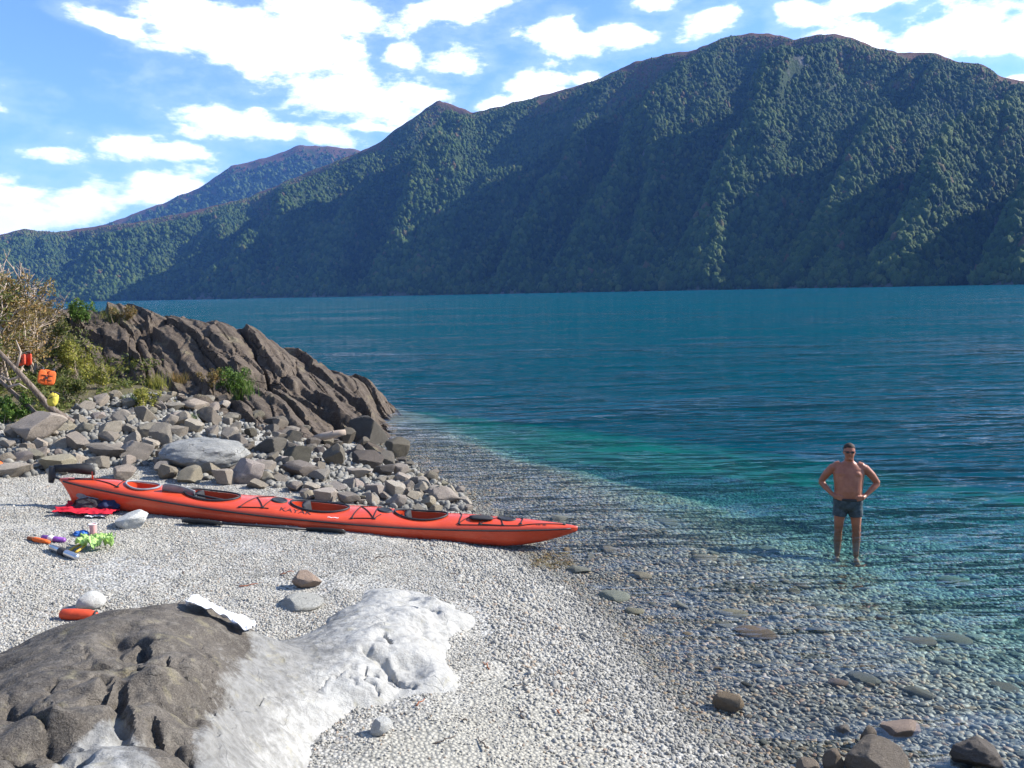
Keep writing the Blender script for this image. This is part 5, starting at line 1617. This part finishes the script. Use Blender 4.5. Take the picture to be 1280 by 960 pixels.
special('stone', dict(sub=3, cuts=8, rough=0.05), 330, 123, 637, 10, 8, 'small tan stone holding down the red cloth', 'stone', m_boulder, (1.1, 0.9, 0.75), 0.8, -0.6)
o = put('paper', cloth(*gpt(121, 647)[:2], 0.24, 0.12, 0.0, 8, 0.03, 20, 12), m_whitecloth, label='small white paper lying in front of the red cloth', category='paper')

def cyl_between(p0, p1, prof, k=20):
    p0, p1 = np.array(p0), np.array(p1)
    path = [p0 + (p1 - p0) * a for a, r_ in prof]
    return tube(path, [r_ for a, r_ in prof], k)
# steel flask on its side
a0 = np.array(rest(64, 688, 0.035)); a1 = np.array(rest(97, 701, 0.035))
FL = thing('flask', 'silver steel flask with a dark band lying on the gravel', 'flask', tuple(a0))
L1 = a1 - a0
put('body', mesh_of('flask_body', cyl_between((0, 0, 0), L1, [(0.0, 0.024), (0.02, 0.034), (0.62, 0.037), (0.94, 0.037), (0.98, 0.033), (1.0, 0.024)])), m_steel, FL)
put('band', mesh_of('flask_band', cyl_between((0, 0, 0), L1, [(0.36, 0.036), (0.37, 0.041), (0.58, 0.041), (0.59, 0.036)])), m_char, FL)
rp_ = [np.array([0.05 * math.cos(w), 0.02 + 0.09 * math.sin(w), 0.0]) for w in np.linspace(-0.4, math.pi + 0.4, 16)]
q = rest(92, 691, 0.02)
put('strap_loop', mesh_of('strap_loop', tube([p * 1.2 for p in rp_], 0.014, 8)), m_tan, label='ochre yellow curved loop beside the silver flask', category='loop', loc=q, rot=(0.3, 0, -0.5))
q0 = np.array(rest(52, 675, 0.03)); q1 = np.array(rest(82, 679, 0.03))
PT = thing('snack_tube', 'purple wrapped tube lying on the gravel above the flask', 'package', tuple(q0))
put('wrapper', mesh_of('wrapper', cyl_between((0, 0, 0), q1 - q0, [(0.0, 0.012), (0.05, 0.03), (0.5, 0.031), (0.95, 0.03), (1.0, 0.012)])), m_purple, PT)
put('label_band', mesh_of('label_band', cyl_between((0, 0, 0), q1 - q0, [(0.30, 0.0305), (0.31, 0.0325), (0.52, 0.0325), (0.53, 0.0305)])), m_white, PT)
q0 = np.array(rest(42, 677, 0.028)); q1 = np.array(rest(62, 681, 0.028))
KS = thing('knife_sheath', 'brown and orange sheath beside the purple tube', 'sheath', tuple(q0))
put('sheath', mesh_of('sheath', cyl_between((0, 0, 0), q1 - q0, [(0.0, 0.02), (0.1, 0.028), (0.7, 0.026), (1.0, 0.018)])), m_orange, KS)
put('handle', mesh_of('handle', cyl_between(q0 - q1, (0, 0, 0), [(0.62, 0.012), (0.7, 0.02), (0.95, 0.02), (1.0, 0.022)])), m_brown, KS)
put('blue_cloth', lump('blue_cloth', None, (0.085, 0.05, 0.035), 17, 0.5), m_blue, label='small crumpled blue cloth on the gravel behind the green bag', category='cloth', loc=rest(101, 669, 0.02), rot=(0, 0, 0.3))
a = np.linspace(0, 2 * math.pi, 20, endpoint=False)
cup = [np.stack([r_ * np.cos(a), r_ * np.sin(a), np.full(20, z)], axis=1) for r_, z in ((0.030, 0), (0.034, 0.01), (0.042, 0.13), (0.044, 0.135), (0.040, 0.135), (0.032, 0.02), (0.01, 0.018))]
CUPT = thing('cup', 'pink and white plastic cup standing behind the green bag', 'cup', rest(117, 669, 0.0))
put('cup_wall', mesh_of('cup_wall', ring_loft(cup)), m_pink, CUPT)
put('rim', mesh_of('rim', tube([(0.044 * math.cos(w), 0.044 * math.sin(w), 0.135) for w in np.linspace(0, 2 * math.pi, 24)], 0.005, 6)), m_white, CUPT)
m_gbag, t, out = new_mat('thin_green_plastic_bag')
co = t.coord('Object')
cg = t.mix(t.noise(co, 12, 5), (0.42, 0.68, 0.16), (0.66, 0.84, 0.36))
pb2 = finish(t, out, cg, 0.35, t.bump(t.noise(co, 30, 5), 0.8, 0.02), 0.5)
trl = t.add('ShaderNodeBsdfTranslucent'); t.l.new(cg, trl.inputs[0])
mxs = t.add('ShaderNodeMixShader'); mxs.inputs[0].default_value = 0.4
t.l.new(pb2.outputs[0], mxs.inputs[1]); t.l.new(trl.outputs[0], mxs.inputs[2]); t.l.new(mxs.outputs[0], out.inputs['Surface'])
gb = gpt(121, 687)
put('plastic_bag', baked(cloth(gb[0], gb[1], 0.36, 0.26, 0.3, 21, 0.15, 60, 44), [('SOLIDIFY', dict(thickness=0.002))]), m_gbag, label='crumpled bright green plastic bag on the gravel beside the flask', category='plastic bag')
# orange rolled bag behind the big rock
q0 = at_y(76, 772, 7.1); gq = float(gz_fast(np.array([q0[0]]), np.array([7.1]))[0])
q0 = np.array(gpt(76, 774)) + np.array([0, 0, 0.045]); q1 = np.array(gpt(124, 776)) + np.array([0, 0, 0.05])
DB = thing('dry_bag', 'orange red roll bag lying on the gravel behind the big brown rock', 'bag', tuple(q0))
put('sack', mesh_of('sack', cyl_between((0, 0, 0), q1 - q0, [(0.0, 0.03), (0.06, 0.045), (0.35, 0.05), (0.75, 0.046), (0.9, 0.034), (1.0, 0.012)])), m_orange2, DB)
put('buckle', mesh_of('buckle', cyl_between((0, 0, 0), q1 - q0, [(0.90, 0.037), (0.91, 0.040), (0.93, 0.040), (0.94, 0.035)])), m_black, DB)
q0 = np.array(gpt(-26, 588)) + np.array([0, 0, 0.08]); q1 = np.array(gpt(4, 588)) + np.array([0, 0, 0.07])
DB2 = thing('dry_bag', 'orange sack lying on pale stones by the shrubs', 'bag', tuple(q0))
put('sack', mesh_of('sack', cyl_between((0, 0, 0), q1 - q0, [(0.0, 0.05), (0.06, 0.08), (0.35, 0.09), (0.75, 0.085), (0.93, 0.06), (1.0, 0.03)])), m_orange, DB2)
# towel draped on the back edge of the big rock
tw = []
P0, P1 = surf_hit(rock_z, 236, 757, 1.5, 12), surf_hit(rock_z, 318, 797, 1.5, 12)
nu, nv = 60, 16
dvec = (P1 - P0)[:2]; nrm_ = np.array([-dvec[1], dvec[0]]) / np.linalg.norm(dvec)
U, Vv = np.meshgrid(np.linspace(0, 1, nu), np.linspace(-1, 1, nv))
nz_ = fbm(np.stack([U.ravel() * 5, Vv.ravel() * 1.2, U.ravel() * 0], axis=1), 3, 88)
wid = 0.10 + 0.03 * np.sin(U.ravel() * 9) + 0.03 * noise3(np.stack([U.ravel() * 4, U.ravel() * 0, U.ravel() * 0], axis=1), 5)
xx = P0[0] + dvec[0] * U.ravel() + nrm_[0] * (Vv.ravel() * wid + 0.012 * nz_)
yy = P0[1] + dvec[1] * U.ravel() + nrm_[1] * (Vv.ravel() * wid + 0.02 * nz_)
iz = lambda x, y: FZ2.reshape(FX.shape)[np.clip(((y - fy[0]) / 0.016).astype(int), 0, len(fy) - 1), np.clip(((x - fx[0]) / 0.013).astype(int), 0, len(fx) - 1)]
zz = np.maximum(iz(xx, yy), gz_fast(xx, yy)) + 0.015 + 0.075 * np.clip(ridged(np.stack([U.ravel() * 5, Vv.ravel() * 1.2, U.ravel() * 0], axis=1), 3, 44) * 0.5 + 0.3, 0, 2)
tme = mesh_from('towel', np.stack([xx, yy, zz], axis=1), grid_faces(nu, nv))
put('towel', baked(tme, [('SMOOTH', dict(factor=0.5, iterations=6)), ('SOLIDIFY', dict(thickness=0.006))]), m_whitecloth, label='crumpled white towel draped over the back edge of the big brown rock', category='towel')

# ------------------------------------------------------------------ life jackets, yellow bag and fallen trunks by the shrubs
def life_jacket(loc, rot, mat, label, sc=1.0):
    o = thing('life_jacket', label, 'life jacket', loc, rot)
    o.scale = (sc, sc, sc)
    def pad(c, s, k=0.35):
        v, f = ico(3)
        v = np.sign(v) * np.abs(v) ** 0.55
        v = v * np.array(s) * 0.5
        v = v * (1 + 0.05 * fbm(v * 9 + c[0], 3, 5))[:, None] + np.array(c)
        return v, f.tolist()
    for sd in (-1, 1):
        put('front_panel', mesh_of('front_panel', [pad((sd * 0.105, -0.10, 0.20), (0.19, 0.085, 0.36))]), mat, o)
        put('shoulder_strap', mesh_of('shoulder_strap', tube([(sd * 0.12, -0.10, 0.36), (sd * 0.125, -0.04, 0.46), (sd * 0.12, 0.06, 0.46), (sd * 0.11, 0.10, 0.38)], 0.035, 8, 0.5)), m_black, o)
    put('back_panel', mesh_of('back_panel', [pad((0, 0.10, 0.23), (0.36, 0.08, 0.40))]), mat, o)
    for z in (0.12, 0.24):
        put('belt', mesh_of('belt', tube([(-0.2, -0.09, z), (-0.1, -0.15, z), (0.1, -0.15, z), (0.2, -0.09, z)], 0.014, 6, 0.5)), m_black, o)
    put('buckle', mesh_of('buckle', [box((0, -0.155, 0.18), (0.05, 0.02, 0.07))], smooth=False), m_black, o)
    return o
e0_y = land_hit(90, 530)[1]
jb = at_y(57, 482, e0_y - 0.55)
life_jacket((jb[0], jb[1], jb[2]), (R(-14), R(12), R(25)), m_orange, 'orange life jacket with black straps hanging by the fallen trunk above the yellow bag', 0.72)
jb2 = at_y(32, 458, e0_y + 0.9)
life_jacket((jb2[0], jb2[1], jb2[2]), (R(-8), R(-10), R(-35)), m_orange2, 'red life jacket hanging among the pale stems of the tall shrub', 0.62)
yb = at_y(64, 508, e0_y - 0.35)
YB = thing('yellow_bag', 'yellow roll top bag leaning on the fallen trunk below the orange life jacket', 'bag', (yb[0], yb[1], yb[2]), (R(-10), R(14), 0))
v, f = ico(4)
v2 = np.sign(v) * np.abs(v) ** 0.75 * np.array([0.085, 0.08, 0.13]) + np.array([0, 0, 0.13])
v2 = v2 * (1 + 0.07 * fbm(v * 3, 3, 9))[:, None]
put('sack', mesh_from('sack', v2, f), m_yellow, YB)
put('roll_top', mesh_of('roll_top', tube([(-0.085, 0, 0.255), (0, 0, 0.265), (0.085, 0, 0.255)], 0.02, 8)), m_char, YB)
put('strap', mesh_of('strap', tube([(-0.09, -0.02, 0.08), (-0.02, -0.09, 0.15), (0.075, -0.045, 0.22)], 0.012, 6, 0.5)), m_black, YB)

m_bark, t, out = new_mat('weathered_bark')
co = t.coord('Object')
nb = t.noise(t.scale_vec(co, (6, 6, 1.2)), 5.0, 7, 0.65)
cb = t.ramp(nb, [(0.25, (0.055, 0.042, 0.034)), (0.5, (0.16, 0.125, 0.10)), (0.75, (0.34, 0.29, 0.25))])
finish(t, out, cb, 0.9, t.bump(nb, 0.9, 0.03), 0.15)
m_stem, t, out = new_mat('pale_shrub_stems')
co = t.coord('Object')
nb = t.noise(co, 9.0, 5)
finish(t, out, t.mix(nb, (0.26, 0.19, 0.14), (0.50, 0.42, 0.34)), 0.85, None, 0.15)
def trunk(pts, rad, label, branches=()):
    P = np.array(pts)
    base = P[0].copy()
    fine_ = []
    for a_, b_ in zip(P[:-1], P[1:]):
        for q in np.linspace(0, 1, 8, endpoint=False): fine_.append(a_ + (b_ - a_) * q)
    fine_.append(P[-1]); fine_ = np.array(fine_)
    fine_ += 0.03 * np.stack([fbm(fine_ * 1.3, 2, 3), fbm(fine_ * 1.3, 2, 4), fbm(fine_ * 1.3, 2, 5)], axis=1)
    o = thing('fallen_trunk', label, 'fallen trunk', tuple(base))
    rr_ = np.interp(np.linspace(0, 1, len(fine_)), np.linspace(0, 1, len(rad)), rad)
    put('trunk', mesh_of('trunk', tube(fine_ - base, rr_, 12)), m_bark, o)
    for b in branches:
        put('branch', mesh_of('branch', tube(np.array(b) - base, np.linspace(0.03, 0.008, len(b)), 6)), m_stem, o)
e0 = land_hit(90, 530)
y0 = e0[1]
trunk([e0 + np.array([0, 0, 0.02]), at_y(60, 508, y0 - 0.1), at_y(28, 470, y0 - 0.2), at_y(-14, 425, y0 - 0.3)], [0.085, 0.065, 0.05, 0.035], 'thick grey fallen trunk slanting down to the stones below the shrubs',
      [[at_y(28, 470, y0 - 0.2), at_y(12, 475, y0 - 0.1), at_y(-4, 468, y0)], [at_y(20, 462, y0 - 0.2), at_y(26, 440, y0 - 0.2), at_y(20, 425, y0 - 0.1)]])
e1 = land_hit(55, 528)
trunk([e1 + np.array([0, 0, 0.02]), at_y(30, 503, e1[1] - 0.1), at_y(-12, 462, e1[1] - 0.2)], [0.055, 0.045, 0.03], 'thinner fallen trunk lying parallel to the thick grey one',
      [[at_y(10, 484, e1[1] - 0.15), at_y(24, 480, e1[1] - 0.3), at_y(34, 486, e1[1] - 0.4)]])
e2 = land_hit(392, 552)
DW = thing('driftwood', 'pale bleached driftwood log lying at the foot of the dark headland', 'driftwood', tuple(e2))
put('trunk', mesh_of('log', tube([(0, 0, 0.08), (0.25, -0.05, 0.12), (0.55, 0, 0.17), (0.70, 0.02, 0.19)], [0.05, 0.085, 0.075, 0.06], 12)), m_stem, DW)
put('stub', mesh_of('stub', tube([(0.4, 0, 0.14), (0.45, -0.08, 0.24)], [0.035, 0.012], 8)), m_stem, DW)

# ------------------------------------------------------------------ shrubs and tufts
def leaf_mat(name, a_, b_, c_):
    m, t, out = new_mat(name)
    ti = t.attr('tint')
    c = t.ramp(ti, [(0.0, a_), (0.55, b_), (1.0, c_)])
    p = finish(t, out, c, 0.6, None, 0.25)
    tr_ = t.add('ShaderNodeBsdfTranslucent'); t.l.new(c, tr_.inputs[0])
    mx_ = t.add('ShaderNodeMixShader'); mx_.inputs[0].default_value = 0.35
    t.l.new(p.outputs[0], mx_.inputs[1]); t.l.new(tr_.outputs[0], mx_.inputs[2]); t.l.new(mx_.outputs[0], out.inputs['Surface'])
    return m
LM = {'dry': leaf_mat('ochre_leaves', (0.10, 0.085, 0.025), (0.22, 0.17, 0.06), (0.36, 0.20, 0.07)),
      'olive': leaf_mat('olive_leaves', (0.045, 0.065, 0.018), (0.11, 0.135, 0.03), (0.24, 0.21, 0.06)),
      'green': leaf_mat('green_leaves', (0.035, 0.075, 0.015), (0.085, 0.16, 0.028), (0.20, 0.28, 0.05)),
      'yellow': leaf_mat('yellow_leaves', (0.13, 0.15, 0.03), (0.26, 0.26, 0.05), (0.42, 0.36, 0.08))}
def leaf_cloud(C, seed, ln=0.035, tint=None):
    r = np.random.default_rng(seed)
    n = len(C)
    d = r.normal(size=(n, 3)); d /= np.linalg.norm(d, axis=1)[:, None]
    e = np.cross(d, r.normal(size=(n, 3))); e /= np.linalg.norm(e, axis=1)[:, None]
    L = ln * r.uniform(0.6, 1.4, n)[:, None]
    V = np.stack([C - d * L, C + e * L * 0.42, C + d * L, C - e * L * 0.42], axis=1).reshape(-1, 3)
    F = np.arange(n * 4).reshape(n, 4)
    me = mesh_from('foliage', V, F, smooth=False)
    tt = np.repeat(np.clip(r.beta(1.8, 1.8, n) if tint is None else tint + r.normal(0, 0.15, n), 0, 1), 4)
    set_attr(me, 'tint', tt)
    return me
def shrub(px, py, hpx, wpx, kind, n_stem, n_leaf, label, seed, bare=0.0, leaf=0.035, name='shrub', group=None):
    base = land_hit(px, py)
    if base is None: return
    r = np.random.default_rng(seed)
    k = base[1] / FPX
    H, W = hpx * k, wpx * k
    o = thing(name, label, 'shrub' if name == 'shrub' else 'plant', tuple(base), group=group)
    stems, tips = [], []
    for s in range(n_stem):
        a = r.uniform(0, 6.28); out_ = W * 0.5 * math.sqrt(r.random())
        top_ = np.array([math.cos(a) * out_, math.sin(a) * out_, H * r.uniform(0.6, 1.0)])
        foot = np.array([math.cos(a) * out_ * 0.45 + r.normal(0, 0.05), math.sin(a) * out_ * 0.45 + r.normal(0, 0.05), -0.05])
        mid = (foot + top_) / 2 + np.array([r.normal(0, 0.13), r.normal(0, 0.13), r.normal(0, 0.05)]) * H
        path = [foot * (1 - q) ** 2 + 2 * mid * q * (1 - q) + top_ * q * q for q in np.linspace(0, 1, 9)]
        path = np.array(path) + 0.012 * H * r.normal(size=(9, 3)) * np.linspace(0, 1, 9)[:, None]
        rad = np.linspace(0.012, 0.003, 9) * max(0.5, H)
        stems.append(tube(path, rad, 5))
        for b in range(9 if H > 0.8 else 4):
            q0 = r.integers(2, 8)
            dirn = r.normal(size=3); dirn[2] = abs(dirn[2]) * 0.8 + 0.3; dirn /= np.linalg.norm(dirn)
            ln_ = H * r.uniform(0.14, 0.30)
            tw_ = [path[q0] + dirn * ln_ * q + 0.03 * ln_ * r.normal(size=3) for q in np.linspace(0, 1, 5)]
            stems.append(tube(tw_, np.linspace(0.006, 0.002, 5) * max(0.5, H), 4))
            tips += [tw_[2], tw_[3], tw_[4]]
            for c in range(2):
                d2 = dirn + r.normal(0, 0.6, 3); d2 /= np.linalg.norm(d2)
                tw2 = [tw_[3] + d2 * ln_ * 0.5 * q for q in (0, 0.5, 1)]
                stems.append(tube(tw2, [0.003 * max(0.5, H), 0.0025 * max(0.5, H), 0.0015], 4))
                tips += tw2[1:]
        tips += list(path[4:])
    put('stems', mesh_of('stems', stems, fix=False), m_stem, o)
    tips = np.array(tips)
    if bare: tips = tips[tips[:, 2] < H * (1 - bare)]
    if n_leaf and len(tips):
        n_leaf = int(n_leaf * 1.7)
        C = tips[r.integers(0, len(tips), n_leaf)] + r.normal(0, 0.05 * max(0.35, min(H, 1.2)), (n_leaf, 3))
        C = C[C[:, 2] > 0.02]
        put('foliage', leaf_cloud(C, seed + 1, leaf), LM[kind], o)
    return o
def tuft(px, py, hpx, wpx, kind, n, label, seed, group=None):
    base = land_hit(px, py)
    if base is None: return
    r = np.random.default_rng(seed)
    k = base[1] / FPX; H, W = hpx * k, wpx * k
    V, F, T_ = [], [], []
    for b in range(n):
        f0 = np.array([r.normal(0, W * 0.22), r.normal(0, W * 0.16), -0.03])
        z_ = float(land_z(np.array([base[0] + f0[0]]), np.array([base[1] + f0[1]]))[0]) - base[2]
        f0[2] = min(max(z_, -0.25), 0.25) - 0.02
        h = H * r.uniform(0.45, 1.05)
        lean = r.normal(0, 0.35, 2) * h
        sd_ = np.array([r.normal(), r.normal(), 0]); sd_ /= np.linalg.norm(sd_) + 1e-9
        w_ = 0.006 + 0.004 * r.random()
        i = len(V)
        for q in (0, 0.5, 1.0):
            p = f0 + np.array([lean[0] * q * q, lean[1] * q * q, h * q])
            V += [p - sd_ * w_ * (1 - q * 0.85), p + sd_ * w_ * (1 - q * 0.85)]
        F += [(i, i + 1, i + 3, i + 2), (i + 2, i + 3, i + 5, i + 4)]
        T_ += [r.random()] * 6
    me = mesh_from('tuft', np.array(V), F, smooth=False)
    set_attr(me, 'tint', T_)
    put('grass_tuft', me, LM[kind], label=label, category='grass tuft', group=group, loc=tuple(base))
shrub(8, 486, 162, 66, 'dry', 9, 3600, 'tall dry shrub with ochre leaves and pale stems beside the fallen trunks', 601, 0.14, 0.04)
shrub(-24, 492, 168, 66, 'olive', 8, 3200, 'tall olive green shrub behind the upper ends of the fallen trunks', 602, 0.10, 0.04)
shrub(44, 470, 124, 44, 'dry', 7, 700, 'half bare shrub of whitish twigs rising behind the red life jacket', 603, 0.30, 0.035)
shrub(16, 452, 138, 40, 'dry', 6, 200, 'leafless grey twigs standing above the tall dry shrub', 604, 0.45, 0.03)
shrub(82, 452, 46, 50, 'olive', 8, 1100, 'low olive bush growing against the left slabs of the headland', 605, 0, 0.035)
shrub(102, 470, 40, 50, 'yellow', 8, 1000, 'yellowish leafy bush behind the yellow bag and the boulders', 606, 0, 0.035)
shrub(92, 504, 40, 34, 'olive', 7, 800, 'small grey green bush between the fallen trunk and the pale boulders', 607, 0, 0.03)
shrub(14, 530, 34, 56, 'green', 10, 1500, 'low dense green bush under the thinner fallen trunk', 608, 0, 0.03)
shrub(126, 486, 30, 40, 'yellow', 7, 800, 'low yellow green bush at the foot of the headland above the tan boulders', 609, 0, 0.03)
shrub(104, 406, 30, 34, 'green', 9, 1300, 'bright green bush growing on the top of the headland', 610, 0, 0.035)
shrub(60, 410, 40, 60, 'dry', 12, 1500, 'thin brownish brush on the crest of the headland behind the shrubs', 611, 0.1, 0.03)
shrub(294, 492, 34, 44, 'green', 10, 1500, 'small bright green plant in the cleft below the brown slabs', 612, 0, 0.03)
shrub(180, 514, 30, 36, 'yellow', 9, 1000, 'small yellow green plant between the tan boulders', 613, 0, 0.028)
shrub(266, 486, 26, 26, 'dry', 8, 500, 'dry ochre plant beside the bright green one in the cleft', 614, 0, 0.028)
shrub(148, 402, 20, 50, 'dry', 9, 700, 'dry low heath on the shoulder of the headland beside the bright green bush', 615, 0, 0.028)
TG = 'grass tufts among the boulders'
for i, (px, py, h, w, kd, lb) in enumerate([(305, 492, 24, 34, 'green', 'green grass tuft beside the small bright green plant in the cleft'), (238, 531, 16, 14, 'green', 'tiny green grass tuft between the tan boulders'), (196, 486, 20, 34, 'yellow', 'yellow grass tuft at the lower edge of the brown slabs'),
                                            (110, 462, 22, 44, 'yellow', 'yellow grass in front of the yellowish bush'), (168, 508, 18, 26, 'green', 'green grass beside the small yellow green plant'), (40, 536, 16, 40, 'green', 'green grass fringe above the large grey boulder'),
                                            (225, 478, 14, 26, 'dry', 'dry grass on the foot of the brown slabs'), (76, 486, 22, 36, 'olive', 'olive grass behind the orange life jacket'), (140, 398, 14, 40, 'olive', 'olive grass on the shoulder of the headland')]):
    tuft(px, py, h, w, kd, 150, lb, 640 + i, TG)
# brown weed washed up under the bow
r = np.random.default_rng(91)
V, F, T_ = [], [], []
for b in range(140):
    q = ground_hit(660 + 55 * r.random(), 694 + 18 * r.random() + 0)
    a_ = r.normal(-0.4, 0.5); ln_ = r.uniform(0.06, 0.16)
    for s_ in range(5):
        qq = s_ / 4
        p = q + np.array([math.cos(a_) * ln_ * qq, math.sin(a_) * ln_ * qq, 0.02 + 0.02 * math.sin(qq * 3 + b)])
        V += [p + np.array([0, 0.006, 0]), p - np.array([0, 0.006, 0])]
        T_ += [r.random()] * 2
    i = len(V) - 10
    F += [(i + 2 * s_, i + 2 * s_ + 1, i + 2 * s_ + 3, i + 2 * s_ + 2) for s_ in range(4)]
wm = mesh_from('weed', np.array(V), F, smooth=False); set_attr(wm, 'tint', T_)
put('washed_up_weed', wm, LM['dry'], label='brown weed washed up on the waterline under the bow', category='weed', kind='stuff')

# low growth on the soil under the shrubs
r = np.random.default_rng(95)
n = 60000
x = r.uniform(-18, -6, n); y = r.uniform(14.6, 24, n)
k = (soft_poly(x, y, SOIL, 0.6) > 0.55) & (noise3(np.stack([x * 1.1, y * 1.1, x * 0], axis=1), 8) > -0.15)
x, y = x[k], y[k]
z = land_z(x, y)
k = (z < gz_fast(x, y) + 0.5) & (x < -9.0 + 0.5 * noise3(np.stack([x, y, x * 0], axis=1), 4))
x, y, z = x[k], y[k], z[k]
hgt_ = np.abs(r.normal(0, 0.07, len(x))) * (1 + noise3(np.stack([x * 2, y * 2, x * 0], axis=1), 12))
gc = leaf_cloud(np.stack([x, y, z + 0.01 + np.clip(hgt_, 0, 0.3)], axis=1), 96, 0.045)
put('ground_cover', gc, LM['olive'], label='low olive growth covering the soil under the shrubs', category='ground cover', kind='stuff')

# dry twigs on the sand and gravel
r = np.random.default_rng(97)
for k, (px, py) in enumerate([(612, 838), (640, 862), (585, 905), (700, 895), (540, 930), (655, 900), (350, 720), (470, 700), (560, 720), (300, 735), (690, 845), (745, 915), (520, 885), (230, 720), (610, 940)]):
    q = ground_hit(px, py)
    a_ = r.uniform(0, math.pi); ln_ = r.uniform(0.08, 0.2)
    d_ = np.array([math.cos(a_), math.sin(a_), 0])
    pth = [d_ * ln_ * t_ + np.array([0, 0, 0.018 + 0.012 * math.sin(3 * t_ + k)]) + r.normal(0, 0.006, 3) for t_ in np.linspace(0, 1, 6)]
    tw_ = thing('twig', ('reddish brown' if k % 3 == 0 else 'dry grey') + ' twig lying on the ' + ('sandy gravel beside the white-flanked rock' if py > 830 else 'gravel in front of the kayak'), 'twig', tuple(q), group='twigs on the beach')
    put('stick', mesh_of('stick', tube(pth, np.linspace(0.007, 0.003, 6), 6)), m_brown if k % 3 == 0 else m_bark, tw_)
    put('side_shoot', mesh_of('side_shoot', tube([pth[3], pth[3] + np.array([d_[1], -d_[0], 0.3]) * ln_ * 0.3], [0.004, 0.002], 5)), m_brown if k % 3 == 0 else m_bark, tw_)
